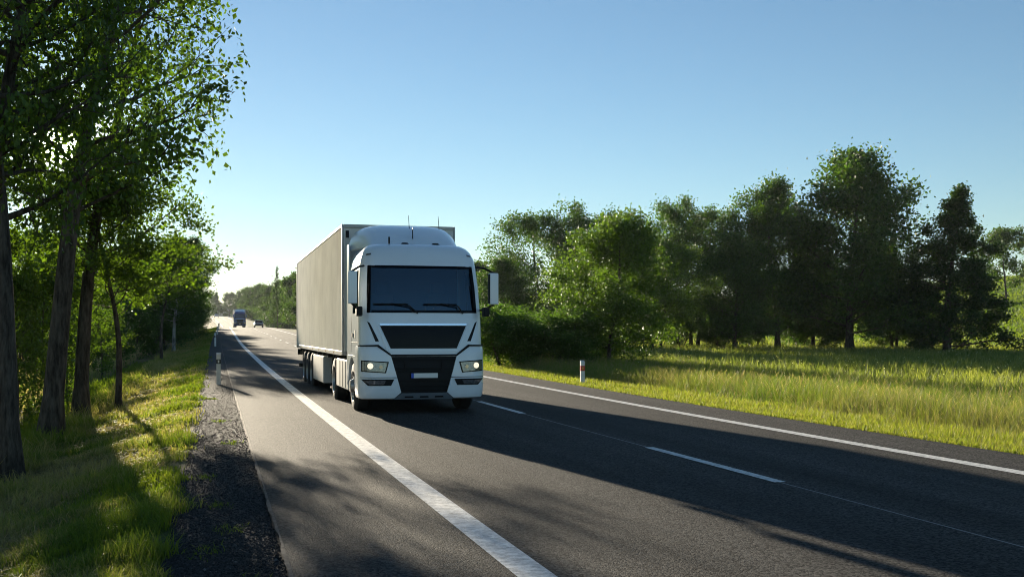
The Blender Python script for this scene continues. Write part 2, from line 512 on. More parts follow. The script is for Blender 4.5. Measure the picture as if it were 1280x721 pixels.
strip('road', [(RL, RR, -60, 700)], 'asphalt', 0.0, thick=0.09)
strip('gravel_shoulder', [(GL, RL - 0.003, -10, 300)], 'gravel', -0.025, step=0.2, wob=0.07)
strip('edge_line', [(1.935, 2.19, -30, 650), (8.86, 9.09, -30, 650)], 'road_paint', 0.004)
dash = []
y = 10.45 - 10.1 * 3
while y < 640:
    dash.append((5.81, 5.95, y, y + 3.65)); y += 10.1
strip('centre_line', dash, 'road_paint', 0.008)
strip('painted_lit_edge', [(RL - .018, RL + .008, -10, 200)], 'lit_edge_tan', 0.004, step=0.1, wob=0.015)  # thin tan strip painted as the light caught along the slab's left edge
strip('pavement_seam', [(5.868, 5.892, -30, 300)], 'seam_tar', 0.004)

# ------------------------------------------------------------------ trees
def gen_tree(seed, h=12, base=3.0, rad=3.5, n_prim=34, n_leaf=40000, leaf=0.09, tr=0.22, shape='round', lean=(0, 0),
             lcol=(0.045, 0.085, 0.018), up=0.55, spread=0.30, sides=7, n_sec=6, stems=1, droop=0.0, twigs=True, extra=()):
    g = np.random.default_rng(seed)
    wood = MB(); tips = []; wts = []
    for st in range(stems):
        ang0 = g.uniform(0, 6.28)
        off = np.array([math.cos(ang0), math.sin(ang0)]) * (0.0 if stems == 1 else rad * 0.10)
        top = np.array([lean[0] * h + off[0] * 5, lean[1] * h + off[1] * 5])
        P = []; rr = []
        nseg = 14
        ph = g.uniform(0, 6.28, 4)
        for i in range(nseg + 1):
            t = i / nseg
            wx = 0.035 * h * (math.sin(t * 5 + ph[0]) - math.sin(ph[0])) * t
            wy = 0.035 * h * (math.sin(t * 4 + ph[1]) - math.sin(ph[1])) * t
            P.append(np.array([off[0] + top[0] * t ** 1.2 + wx, off[1] + top[1] * t ** 1.2 + wy, t * h * 0.96 - 0.25 * (i == 0)]))
            fl = 1 + 0.6 * max(0, 1 - t * 15) ** 1.5
            rr.append(tr * fl * (1 - t) ** 0.8 * (0.8 if stems > 1 else 1) + 0.012)
        wood.tube([Vector(p) for p in P], rr, sides + 2)
        P = np.array(P)
        def trunk_at(t):
            f = t * nseg; i = min(int(f), nseg - 1); return P[i] * (1 - f + i) + P[i + 1] * (f - i)
        npm = n_prim // stems
        for k in range(npm + len(extra)):
            q = (min(k, npm - 1) + g.uniform(0, 1)) / npm
            t = (base / h) + (1 - base / h) * q * 0.985
            o = trunk_at(t)
            az = k * 2.39996 + g.uniform(-.5, .5)
            if shape == 'round': L = rad * (0.35 + 0.95 * math.sin(math.pi * min(1, (q * 0.86 + 0.14))) ** 0.75) 
            elif shape == 'cone': L = rad * (1.02 - q) ** 0.95 * g.uniform(.6, 1.25)
            elif shape == 'egg': L = rad * 1.2 * min(1.0, (1.03 - q) ** .55) * (.7 + .3 * math.sin(math.pi * q)) * g.uniform(.75, 1.1)
            elif shape == 'tall': L = rad * (0.45 + 0.7 * math.sin(math.pi * (q * 0.85 + 0.12)))
            else: L = rad * (0.75 + 0.35 * math.sin(math.pi * q))
            L *= g.uniform(0.72, 1.12)
            if shape != 'cone': L = min(L, rad * 1.2)
            el = up * (0.35 + 0.9 * q) + g.uniform(-.12, .18) - droop
            if k >= npm:
                t, az, L, el = extra[k - npm]; o = trunk_at(t)
            nb = 6; d = np.array([math.cos(az) * math.cos(el), math.sin(az) * math.cos(el), math.sin(el)])
            pts = [o]; dd = d.copy()
            for j in range(nb):
                dd = dd + g.normal(0, .10, 3) + np.array([0, 0, 0.05 - droop * 0.1]); dd /= np.linalg.norm(dd)
                pts.append(pts[-1] + dd * L / nb)
            r0 = max(0.02, tr * 0.36 * (1 - t * 0.75)) * (L / rad + .3) / 1.3
            if stems > 1: r0 *= .7
            wood.tube([Vector(p) for p in pts], [r0 * (1 - 0.88 * j / nb) for j in range(nb + 1)], 5, cap=False)
            pts = np.array(pts)
            for s_ in range(n_sec):
                f = g.uniform(0.22, 1.0) * nb; i = min(int(f), nb - 1)
                so = pts[i] + (pts[i + 1] - pts[i]) * (f - i)
                sd = (pts[i + 1] - pts[i]); sd /= np.linalg.norm(sd)
                sd = sd * 0.7 + g.normal(0, .55, 3); sd[2] += 0.12 - droop; sd /= np.linalg.norm(sd)
                sl = L * g.uniform(0.22, 0.48) * (1.15 - 0.5 * f / nb)
                mid = so + sd * sl * .5 + g.normal(0, .05 * sl, 3)
                end = so + sd * sl + g.normal(0, .09 * sl, 3)
                if twigs: wood.tube([Vector(so), Vector(mid), Vector(end)], [r0 * .3, r0 * .2, .004], 4, cap=False)
                for a in (0.4, 0.7, 1.0): tips.append(so * (1 - a) + end * a)
                tips.append(end)
            tips.append(pts[-1]); tips.append(pts[-1]); tips.append(pts[-2])
            wts += [(.12 + L / rad) if shape in ('cone', 'egg') else 1.0] * (len(tips) - len(wts))
    tips = np.array(tips)
    n = n_leaf
    wts = np.array(wts); ci = g.choice(len(tips), n, p=wts / wts.sum())
    c = tips[ci] + g.normal(0, 1, (n, 3)) * spread * rad / 3.5 * np.array([1, 1, .8])
    a = g.normal(0, 1, (n, 3)); a[:, 2] -= 0.4; a /= np.linalg.norm(a, axis=1)[:, None]
    b = np.cross(a, g.normal(0, 1, (n, 3))); b /= np.linalg.norm(b, axis=1)[:, None]
    sz = leaf * g.uniform(.6, 1.25, n)[:, None]
    nrm = np.cross(a, b)
    v = np.stack([c - a * sz * .5, c + b * sz * .40 + nrm * sz * .10, c + a * sz * .62, c - b * sz * .40 + nrm * sz * .10], 1)
    cl = g.uniform(.75, 1.25, len(tips))[ci] * g.uniform(.7, 1.35, n)
    yel = (g.uniform(0, 1, n) ** 3)[:, None]
    col = np.array(lcol)[None] * cl[:, None]
    col = col * (1 - yel * .35) + np.array([0.10, 0.12, 0.02])[None] * yel * .35
    col = np.repeat(col[:, None], 4, 1).reshape(-1, 3)
    me = np_mesh('crown', v.reshape(-1, 3), 4, col)
    me.materials.append(MAT['leaf'])
    tw = bpy.data.meshes.new('trunk'); tw.from_pydata(wood.v, [], wood.f)
    tw.polygons.foreach_set('use_smooth', np.ones(len(tw.polygons), dtype=bool))
    return tw, me

PROTO = {}
def proto(key, barkmat='bark', **kw):
    tw, cr = gen_tree(**kw); tw.materials.append(MAT[barkmat]); PROTO[key] = (tw, cr, kw['h'])

def plant_tree(name, key, x, y, height, label, cat='tree', group=None, wide=1.0, rz=0.0, z=None):
    tw, cr, h = PROTO[key]
    o = empty(name, (x, y, float(H(x, y)) if z is None else z), rz)
    s = height / h
    o.scale = (s * wide, s * wide, s)
    tag(o, label, cat, group)
    a = bpy.data.objects.new('trunk', tw); C.objects.link(a); a.parent = o
    b = bpy.data.objects.new('crown', cr); C.objects.link(b); b.parent = o
    return o

proto('near_a', seed=11, h=14, base=4.6, rad=3.4, n_prim=32, n_leaf=13500, leaf=0.125, tr=0.21, shape='round', lcol=(0.058, 0.098, 0.016), lean=(0.15, 0.0), up=0.5, spread=.22, n_sec=8)
proto('near_b', seed=23, h=14, base=4.4, rad=3.6, n_prim=36, n_leaf=17000, leaf=0.125, tr=0.235, shape='tall', lcol=(0.058, 0.098, 0.016), lean=(0.11, 0.0), extra=[(.33, -.15, 3.7, .20), (.44, .15, 3.6, .25), (.55, -.3, 3.4, .35), (.66, .1, 3.2, .4), (.5, .5, 3.5, .3)], up=0.55, spread=.22, n_sec=8)
proto('young', seed=31, h=7, base=3.2, rad=2.3, n_prim=26, n_leaf=16000, leaf=0.10, tr=0.08, shape='round', up=0.6, lcol=(0.075, 0.115, 0.016), spread=.24, n_sec=7)
proto('sapling', seed=33, h=5, base=.5, rad=1.7, n_prim=26, n_leaf=6500, leaf=0.11, tr=0.045, shape='tall', up=0.7, lcol=(0.075, 0.115, 0.016), spread=.30, n_sec=6)
proto('birch', barkmat='birch_bark', seed=37, h=10, base=2.6, rad=2.4, n_prim=34, n_leaf=26000, leaf=0.13, tr=0.12, shape='tall', lean=(0.03, 0), up=0.5, n_sec=6)
proto('broad_a', seed=41, h=12, base=1.2, rad=4.4, n_prim=46, n_leaf=42000, leaf=0.185, tr=0.22, shape='round', up=0.45, n_sec=8, stems=2, spread=.33, lcol=(0.048, 0.090, 0.020))
proto('broad_b', seed=47, h=12, base=1.0, rad=4.5, n_prim=50, n_leaf=38000, leaf=0.175, tr=0.2, shape='egg', up=0.5, n_sec=8, spread=.31, lcol=(0.044, 0.084, 0.019))
proto('pale', seed=53, h=8, base=.9, rad=3.4, n_prim=40, n_leaf=42000, leaf=0.15, tr=0.13, shape='round', up=0.6, n_sec=8, stems=2, spread=.33, lcol=(0.075, 0.120, 0.020))
proto('cone', seed=59, h=12, base=.3, rad=4.2, n_prim=84, n_leaf=40000, leaf=0.16, tr=0.2, shape='cone', up=0.28, n_sec=6, spread=.17, lcol=(0.026, 0.052, 0.016))
proto('bush', seed=61, h=3.2, base=.1, rad=2.3, n_prim=34, n_leaf=22000, leaf=0.11, tr=0.05, shape='flat', up=0.8, n_sec=6, stems=4, spread=.36, lcol=(0.058, 0.105, 0.020))
proto('far_a', seed=67, h=12, base=1.2, rad=3.8, n_prim=26, n_leaf=7000, leaf=0.42, tr=0.18, shape='round', n_sec=5, spread=.45, lcol=(0.04, 0.072, 0.018), twigs=False)
proto('lone', seed=79, h=12, base=4.2, rad=4.2, n_prim=24, n_leaf=7000, leaf=0.34, tr=0.2, shape='round', n_sec=5, spread=.33, lcol=(0.05, 0.085, 0.018), twigs=False)
proto('spire', seed=73, h=13, base=4.0, rad=2.6, n_prim=26, n_leaf=1500, leaf=0.34, tr=0.14, shape='cone', up=0.1, n_sec=4, spread=.25, lcol=(0.028, 0.054, 0.018), twigs=False)
proto('far_b', seed=71, h=13, base=1.0, rad=2.7, n_prim=34, n_leaf=6000, leaf=0.38, tr=0.16, shape='cone', up=0.15, n_sec=4, spread=.32, lcol=(0.028, 0.054, 0.018), twigs=False)

VT = 'row of roadside trees on the left verge'
# the left row beside the road
def left_tree(name, key, u, Z, h, label, wide=1.0, rz=0.0):
    x, y, z = at(u, Z); return plant_tree(name, key, x, y, h, label, 'tree', None, wide, rz, z)
left_tree('roadside_tree', 'near_a', 14, 16.2, 12.5, 'dark slender tree on the left verge, the nearest trunk standing upright', .80, 2.4)
left_tree('roadside_tree', 'near_a', 62, 21.8, 14.0, 'tall leaning roadside tree with thick dark trunk, between the slender tree and the greyer trunk', .98, 0.3)
left_tree('roadside_tree', 'near_b', 100, 28.0, 13.5, 'forked roadside tree with greyish bark whose long branch reaches out over the verge', .82, 0.8)
left_tree('roadside_tree', 'near_b', -42, 17.0, 13.0, 'leaning tree at the left edge of the photo with pale upper trunk', .68, 0.1)
left_tree('roadside_tree', 'near_b', -70, 26.0, 13.0, 'leafy tree cut by the left border behind the leaning tree', .95, 4.7)
left_tree('young_tree', 'young', 148, 29.0, 5.7, 'small yellow-green tree glowing in backlight behind the forked roadside tree', 1.25, 1.0)
left_tree('young_tree', 'young', 45, 40.0, 5.6, 'low bushy sapling glowing between the two thick roadside trunks', 1.1, 2.2)
left_tree('young_tree', 'young', 202, 66.0, 6.6, 'thin-trunked young tree on the verge before the pale birch', 1.3, 4.0)
left_tree('birch_tree', 'birch', 217, 82.0, 8.6, 'birch with pale trunk standing on the left verge', 1.2, 0.4)

for (u, Z, hh, w_, lab) in ((22, 26, 3.6, .8, 'thin leafy sapling between the nearest trunk and the thick leaning one'), (84, 38, 4.6, .9, 'leafy sapling glowing between the thick leaning tree and the forked one'),
                      (-10, 27, 5.0, .9, 'leafy sapling cut by the left border'), (58, 31, 4.2, .9, 'low sapling behind the thick leaning trunk'), (128, 50, 4.0, 1.0, 'sapling just right of the forked tree trunk')):
    left_tree('sapling', 'sapling', u, Z, hh, lab, w_, u)

# dark wood behind the left field
WOODL = 'trees of the dark wood behind the left meadow'
g = np.random.default_rng(5)
k = 0
for u, Z, hh in ((-150, 74, 9), (-60, 78, 11), (0, 76, 9.5), (40, 84, 11), (85, 74, 10), (118, 80, 11), (138, 72, 9.5), (158, 84, 11.5), (172, 74, 10), (188, 88, 11),
                 (205, 100, 11), (150, 100, 13), (100, 100, 12), (60, 105, 13), (225, 118, 11), (20, 110, 13), (-40, 104, 12), (236, 150, 12)):
    if u < 100: Z *= 1.5
    elif u < 180: Z *= 1.3; hh *= 1.2
    x, y, z = at(u, Z)
    plant_tree('woodland_tree', 'broad_a' if k % 2 else 'broad_b', x, y, hh * .66, 'dark leafy tree in the wood behind the left meadow', 'tree', WOODL, g.uniform(.9, 1.2), g.uniform(0, 6.28)); k += 1
ROWL = 'trees lining the left verge towards the crest'
for y in (96, 108, 121, 136, 152, 170, 190, 212, 236, 262, 300, 350):
    x = -4.6 - g.uniform(0, 1.6) + float(xo(y))
    plant_tree('verge_tree', 'broad_b' if y < 150 else 'far_a', x, y, g.uniform(6.3, 7.8), 'leafy tree lining the left verge far down the road', 'tree', ROWL, g.uniform(.8, 1.0), g.uniform(0, 6.28))
for (x, y, hh) in ((-6.5, 70, 2.6), (-8, 66, 2.3), (-10.5, 68, 2.8), (-13, 66, 2.4), (-15.5, 67, 2.7), (-5.6, 84, 2.8)):
    plant_tree('hedge_bush', 'bush', x, y, hh, 'dark bush at the foot of the left wood', 'bush', 'bushes at the foot of the left wood', 1.2, x)

# right side trees
for (name, key, u, Z, h, wide, rz, label) in (
    ('broadleaf_tree', 'broad_a', 690, 104, 12.4, 1.05, 0.2, 'round dark tree standing behind the paler tree, just right of the truck'),
    ('broadleaf_tree', 'broad_b', 630, 95, 8.0, 1.2, 1.9, 'low tree seen just behind the truck mirror'),
    ('pale_tree', 'pale', 758, 52, 6.5, 1.0, 0.9, 'paler leafy tree behind the red-banded marker post'),
    ('pale_tree', 'pale', 822, 92, 8.4, 1.1, 3.1, 'shorter pale tree right of the tree behind the marker post'),
    ('broadleaf_tree', 'broad_a', 866, 108, 13.2, .92, 4.2, 'broad dark tree left of the two tallest trees, lower than them'),
    ('broadleaf_tree', 'broad_b', 918, 96, 10.6, 1.1, 1.2, 'low dark tree filling the gap before the tallest pair'),
    ('broadleaf_tree', 'broad_b', 972, 104, 16.4, .95, 3.3, 'tall tree with loose top, second tallest of the right-hand trees'),
    ('broadleaf_tree', 'broad_b', 1062, 100, 18.6, 1.12, 5.1, 'tallest tree of the right-hand trees, dark with a rounded top'),
    ('conical_tree', 'cone', 1184, 96, 15.4, 1.2, 0.5, 'dark conical tree with skirts down to the grass'),
    ('broadleaf_tree', 'broad_a', 1120, 104, 9.2, 1.0, 2.4, 'low dark tree between the tallest tree and the conical one'),
    ('broadleaf_tree', 'broad_b', 1016, 108, 10.4, 1.2, 0.1, 'low dark tree between the two tallest trees'),
    ('broadleaf_tree', 'broad_a', 800, 112, 10.6, 1.0, 0.8, 'dim tree behind the shorter pale tree'),
    ('field_tree', 'lone', 1258, 190, 13.5, .95, 0.3, 'lone round tree standing on the far green field at the right'),
    ('field_tree', 'lone', 1335, 190, 13, 1.0, 1.3, 'tree on the far field cut by the right border'),
):
    x, y, z = at(u, Z); plant_tree(name, key, x, y, h, label, 'tree', None, wide, rz, z)
BU = 'bushes beside the truck behind the right verge'
for (u, Z, hh, w_) in ((628, 49, 3.1, 1.0), (655, 50, 2.9, 1.1), (688, 50, 3.3, 1.1), (716, 51, 2.7, 1.0), (640, 60, 3.6, 1.2), (740, 60, 2.6, 1.1)):
    x, y, z = at(u, Z); plant_tree('roadside_bush', 'bush', x, y, hh * .62, 'dense green bush behind the right verge next to the truck', 'bush', BU, w_ * 1.45, u)
UB = 'low bushes under the right-hand trees'
for (u, Z, hh, w_) in ((850, 104, 2.9, 1.2), (900, 102, 2.4, 1.3), (945, 106, 2.3, 1.2), (1000, 108, 2.5, 1.3), (1040, 104, 2.1, 1.2), (1110, 106, 2.8, 1.3), (1160, 100, 2.3, 1.4)):
    x, y, z = at(u, Z); plant_tree('undergrowth_bush', 'bush', x, y, hh, 'low dark bush under the right-hand trees', 'bush', UB, w_, u)

# far woods on both sides of the road and over the crest
FW = 'far trees of the woods along the road'
k = 0
for y in np.concatenate([np.arange(118, 330, 8.0), np.arange(336, 560, 14.0)]):
    for row in range(2):
        x = 17.5 + row * 7 + g.uniform(-1.5, 3.0) + float(xo(y)) + (0 if y > 160 else 3)
        plant_tree('forest_tree', 'far_b' if (k % 3 == 0) else 'far_a', x, y + g.uniform(-3, 3), float(np.interp(y, [110, 200, 330], [6.6, 9.0, 11.5])) * g.uniform(.65, 1.25), 'tree of the far wood on the right of the road', 'tree', FW, g.uniform(.85, 1.15), g.uniform(0, 6.28)); k += 1
for y in np.arange(150, 560, 20.0):
    x = -12 - g.uniform(0, 6) + float(xo(y))
    plant_tree('forest_tree', 'far_b' if (k % 3 == 0) else 'far_a', x, y, g.uniform(9, 13), 'tree of the far wood on the left of the road', 'tree', 'far trees of the left woods', g.uniform(.85, 1.15), g.uniform(0, 6.28)); k += 1
for i in range(34):
    x = -75 + i * 5.2 + g.uniform(-2, 2); y = g.uniform(600, 680)
    if abs(x - float(xo(y)) - 5) < 8: y = 720
    plant_tree('forest_tree', 'far_b' if (k % 2 == 0) else 'far_a', x, y, g.uniform(11, 17), 'hazy tree closing the view at the end of the road', 'tree', 'hazy trees at the end of the road', 1.1, g.uniform(0, 6.28)); k += 1
x, y, z = at(347, 205)
plant_tree('tall_spruce', 'spire', x, y, 12.3, 'thin tall spruce sticking up over the far right wood', 'tree', None, .5, 0)
# trees at the field's rim, far right
for (u, Z, hh) in ((1150, 230, 9), (1090, 240, 10), (1020, 250, 10), (960, 240, 10), (900, 230, 9), (840, 240, 10), (790, 220, 10), (720, 210, 10), (660, 190, 10)):
    x, y, z = at(u, Z)
    plant_tree('field_edge_tree', 'far_a', x, y, hh * .6, 'low far tree along the rim of the right field', 'tree', 'far trees along the rim of the right field', 1.5, u)

# distant hills
def ridge(name, ya, hgt, seed, x0=-3500, x1=4500):
    xs_ = np.linspace(x0, x1, 260); rows = np.array([0, .25, .5, .75, 1, 1.5, 2.2])
    X, T = np.meshgrid(xs_, rows)
    prof = hgt * (0.62 + 0.25 * np.sin(X * .0011 + seed) + .13 * np.sin(X * .0031 + seed * 2) + .03 * np.sin(X * .021) + .015 * np.sin(X * .09 + seed))
    Zz = -4 + prof * np.sin(np.clip(T, 0, 1) * math.pi / 2) * np.where(T > 1, np.cos((T - 1) * 1.2), 1)
    Y = ya + T * hgt * 4
    v = np.stack([X, Y, Zz], -1).reshape(-1, 3); nx = len(xs_)
    i = np.arange(nx - 1)[None] + np.arange(len(rows) - 1)[:, None] * nx
    f = np.stack([i, i + 1, i + nx + 1, i + nx], -1).reshape(-1, 4)
    o = link_mesh(name, np_mesh(name, v, (f, 4), smooth=True), 'hill_far'); o['kind'] = 'structure'
ridge('hills', 1300, 62, 2.0, -2350, 2350)

# ------------------------------------------------------------------ air
hz = MB(); hz.box(-2450, 2450, -200, 2950, -9, 82)
hzm = bpy.data.materials.new('haze'); hzm.use_nodes = True
hn = hzm.node_tree.nodes; hn.clear()
ho = hn.new('ShaderNodeOutputMaterial'); hv = hn.new('ShaderNodeVolumePrincipled')
hv.inputs['Color'].default_value = (0.86, 0.93, 1.0, 1)
hv.inputs['Density'].default_value = 0.00006
hv.inputs['Anisotropy'].default_value = 0.35
hzm.node_tree.links.new(hv.outputs[0], ho.inputs['Volume'])
MAT['haze'] = hzm
hzo = hz.build('haze', 'haze'); hzo['kind'] = 'stuff'; hzo['label'] = 'thin pale summer haze over the road and fields'

# ------------------------------------------------------------------ grass
def blades(name, n, region, hgt, colfun, width=0.004, lay=0.35, seed=0, label=None, min_px=0.9, clump=0.0, heads=0.0):
    """region: function(n, g) -> x, y already denser near the camera"""
    g = np.random.default_rng(seed)
    x, y = region(n, g)
    if clump:
        x = x + g.normal(0, clump, len(x)); y = y + g.normal(0, clump, len(x))
    z = H(x, y)
    n = len(x)
    dist = np.sqrt(x * x + y * y)
    hh = hgt(x, y, g)
    w = np.maximum(width, dist / 1080 * min_px)
    az = g.uniform(0, 2 * np.pi, n); ln = lay * g.uniform(.2, 1.6, n)
    fa = g.uniform(0, 2 * np.pi, n)
    dx, dy = np.cos(az) * ln, np.sin(az) * ln
    wx, wy = np.cos(fa) * w * .5, np.sin(fa) * w * .5
    P0 = np.stack([x - wx, y - wy, z - .01], -1); P1 = np.stack([x + wx, y + wy, z - .01], -1)
    m = .55
    hx = x + dx * hh * .3; hy = y + dy * hh * .3; hz = z + hh * m
    P2 = np.stack([hx + wx * .8, hy + wy * .8, hz], -1); P3 = np.stack([hx - wx * .8, hy - wy * .8, hz], -1)
    tx = x + dx * hh; ty = y + dy * hh; tz = z + hh * np.sqrt(np.maximum(.15, 1 - ln * ln * .6))
    P4 = np.stack([tx + wx * .15, ty + wy * .15, tz], -1); P5 = np.stack([tx - wx * .15, ty - wy * .15, tz], -1)
    hd = g.uniform(0, 1, n) < heads      # seed heads: the blade widens near its tip
    if heads:
        f = 2.2
        P4[hd] = np.stack([tx + wx * .9, ty + wy * .9, tz], -1)[hd]; P5[hd] = np.stack([tx - wx * .9, ty - wy * .9, tz], -1)[hd]
        P2[hd] = np.stack([hx + wx * .25, hy + wy * .25, hz + hh * .2], -1)[hd]; P3[hd] = np.stack([hx - wx * .25, hy - wy * .25, hz + hh * .2], -1)[hd]
    V = np.stack([P0, P1, P2, P3, P4, P5], 1).reshape(-1, 3)
    b = np.arange(n)[:, None] * 6
    F = np.concatenate([b + np.array([[0, 1, 2, 3]]), b + np.array([[3, 2, 4, 5]])], 1).reshape(-1, 4)
    col = colfun(x, y, g, hd)
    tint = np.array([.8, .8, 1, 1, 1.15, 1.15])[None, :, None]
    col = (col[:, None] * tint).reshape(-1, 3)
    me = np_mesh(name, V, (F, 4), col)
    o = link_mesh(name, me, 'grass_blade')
    tag(o, label, 'grass', None, 'stuff')
    return o

def reg(x0, x1, y0, y1, power=1.6):
    def f(n, g):
        t = g.uniform(0, 1, n)
        e = 1 - power
        y = (t * (y1 ** e) + (1 - t) * (y0 ** e)) ** (1 / e) if abs(e) > 1e-3 else y0 * (y1 / y0) ** t
        x = g.uniform(x0, x1, n) + xo(y)
        return x, y
    return f
GREEN = np.array([0.075, 0.125, 0.018]); LIME = np.array([0.15, 0.19, 0.022]); STRAW = np.array([0.33, 0.27, 0.15]); DRY = np.array([0.20, 0.165, 0.11])
def mixc(a, b, w): return a[None] * (1 - w[:, None]) + b[None] * w[:, None]
def col_verge(x, y, g, hd):
    n = fbm(x, y, .9, 1)
    w = np.clip(.5 + 1.1 * fbm(x, y, 2.2, 6) + g.normal(0, .25, len(x)), 0, 1)
    c = mixc(GREEN, LIME, w)
    s = np.clip(.05 + 1.0 * n + .42 * np.clip(-x - .8, 0, 1.1) + g.normal(0, .25, len(x)), 0, 1)
    return c * (1 - s[:, None]) + STRAW[None] * s[:, None]
def h_verge(x, y, g):
    xr = x - xo(y)
    base = .04 + .12 * np.clip(.5 + fbm(x, y, 1.6, 3) * 1.4, 0, 1) + .30 * np.clip((-xr - 2.4) / .9, 0, 1)
    return base * g.uniform(.5, 1.4, len(x))
def verge_region(n, g):
    x, y = reg(-3.6, -.1, 4.2, 60, 1.9)(n, g)
    edge = GL + .02 + .16 * np.sin(y * 1.9) * np.sin(y * .7 + 1) + .08 * np.sin(y * 6.1)
    keep = (x - xo(y) < edge - np.abs(g.normal(0, .06, n)))
    thin = g.uniform(0, 1, n) < np.clip(1.0 - .75 * np.clip(fbm(x, y, .9, 1) * 1.6 + .3 * np.clip(-x - .9, 0, 1), 0, 1), .2, 1)
    k = keep & thin
    return x[k], y[k]
blades('mown_grass', 150000, verge_region, h_verge, col_verge, .0045, .7, 1, 'short sunlit mown grass on the left verge', clump=.02)
def verge_far(n, g):
    x, y = reg(-3.6, -.1, 55, 260, 1.5)(n, g); k = x - xo(y) < GL; return x[k], y[k]
blades('mown_grass', 26000, verge_far, lambda x, y, g: (.12 + .25 * np.clip((-(x - xo(y)) - 2.2), 0, 1)) * g.uniform(.5, 1.4, len(x)), col_verge, .005, .6, 2, 'mown grass on the left verge towards the crest', min_px=.8)
# cut hay lying on the verge
def hay_region(n, g):
    x, y = reg(-3.3, -.5, 4.2, 45, 1.8)(n, g)
    k = fbm(x, y, .9, 1) + .42 * np.clip(-x - .8, 0, 1.1) > g.uniform(0.0, .6, len(x)); return x[k], y[k]
blades('cut_hay', 90000, hay_region, lambda x, y, g: g.uniform(.04, .12, len(x)), lambda x, y, g, hd: STRAW[None] * g.uniform(.5, 1.3, len(x))[:, None], .003, 1.9, 3, 'dry cut hay lying on the left verge')
# weeds creeping over the gravel
def weeds(n, g):
    cs = [(-.05, 8.4), (.12, 9.3), (.02, 10.6), (.2, 7.2), (-.1, 12.7), (.25, 16.5), (.1, 20.5), (-.05, 27), (.2, 5.9)]
    i = g.integers(0, len(cs), n); c = np.array(cs)[i]
    return c[:, 0] + g.normal(0, .07, n), c[:, 1] + g.normal(0, .13, n)
blades('weeds', 1500, weeds, lambda x, y, g: g.uniform(.03, .09, len(x)), lambda x, y, g, hd: mixc(GREEN, LIME, g.uniform(0, 1, len(x))), .008, 1.0, 4, 'small green weeds growing through the dark gravel')
# tall grass round the left trunks and the pale meadow
def h_tall(a, b): return lambda x, y, g: g.uniform(a, b, len(x)) * (.75 + .5 * np.clip(.5 + fbm(x, y, .5, 9), 0, 1))
blades('tall_grass', 36000, reg(-4.7, -3.2, 9, 70, 1.4), h_tall(.15, .42), lambda x, y, g, hd: mixc(GREEN, LIME, np.clip(g.normal(.4, .3, len(x)), 0, 1)), .006, .5, 5, 'tall green grass round the trunks of the left row')
blades('meadow_grass', 70000, reg(-34, -5.2, 9, 100, .9), h_tall(.45, .95), lambda x, y, g, hd: mixc(GREEN * 1.3, DRY * 1.7, np.clip(g.normal(.85, .25, len(x)), 0, 1)), .006, .4, 6, 'pale tall meadow grass behind the left trees', heads=.4)
# right verge and meadow
blades('verge_grass', 70000, reg(10.36, 12.7, 10, 130, 1.5), lambda x, y, g: (.07 + .12 * np.clip((x - xo(y) - 10.6) / 1.6, 0, 1)) * g.uniform(.5, 1.4, len(x)), lambda x, y, g, hd: mixc(LIME, STRAW * .9, np.clip(g.normal(.2, .25, len(x)), 0, 1)), .006, .6, 7, 'bright short grass along the right edge of the road', min_px=.8)
def col_right(x, y, g, hd):
    xr = x - xo(y)
    w = np.clip(.25 + fbm(x, y, .35, 2) + g.normal(0, .3, len(x)), 0, 1)
    c = mixc(GREEN * 1.15, LIME * 1.05, w)
    s = np.clip(.38 - .1 * np.clip(xr - 13, 0, 5) + .7 * fbm(x, y, .25, 7) + g.normal(0, .25, len(x)), 0, 1)
    c = c * (1 - s[:, None] * .7) + DRY[None] * s[:, None] * .7
    c[hd] = (DRY * 1.2)[None] * g.uniform(.7, 1.3, hd.sum())[:, None]
    return c
blades('tall_verge_grass', 230000, reg(12.3, 21, 9, 130, 1.3), lambda x, y, g: g.uniform(.3, .85, len(x)) * np.clip((x - xo(y) - 11.9) / 1.8, .3, 1), col_right, .004, .5, 8, 'tall seeding grass behind the right verge', min_px=.42, heads=.2)
blades('meadow_grass', 170000, reg(18, 75, 8, 125, .8), h_tall(.3, .7), lambda x, y, g, hd: mixc(GREEN * 1.2, LIME * 1.2, np.clip(.3 + fbm(x, y, .3, 5) + g.normal(0, .3, len(x)), 0, 1)) * .75 + DRY[None] * 1.3 * g.uniform(0, .6, len(x))[:, None], .006, .6, 9, 'green meadow in front of the right-hand trees', min_px=.7)
def flowers(n, seed):
    g = np.random.default_rng(seed)
    x, y = reg(12.8, 60, 12, 90, 1.1)(n, g)
    k = fbm(x, y, .5, 3) > g.uniform(-.3, .5, len(x)); x, y = x[k], y[k]; n = len(x)
    z = H(x, y) + g.uniform(.35, .75, n)
    r = np.maximum(.012, np.sqrt(x * x + y * y) / 1080 * .55)
    a = g.uniform(0, 3.14, n); dx, dy = np.cos(a) * r, np.sin(a) * r
    V = np.stack([np.stack([x - dx, y - dy, z], -1), np.stack([x, y, z - r * .5], -1), np.stack([x + dx, y + dy, z], -1), np.stack([x, y, z + r * .6], -1)], 1).reshape(-1, 3)
    c = np.where(g.uniform(0, 1, n)[:, None] > .5, np.array([[.6, .6, .5]]), np.array([[.5, .45, .12]]))
    o = link_mesh('wildflowers', np_mesh('wildflowers', V, 4, np.repeat(c, 4, 0)), 'grass_blade')
    tag(o, 'pale wildflowers scattered through the right meadow', 'wildflowers', None, 'stuff')
flowers(7000, 12)
blades('field_grass', 150000, reg(60, 210, 50, 260, .5), h_tall(.25, .4), lambda x, y, g, hd: mixc(GREEN * 1.2, LIME * 1.0, np.clip(.2 + .8 * fbm(x, y, .05, 5) + g.normal(0, .15, len(x)), 0, 1)), .02, .5, 10, 'bright green field beyond the right-hand trees', min_px=1.0)

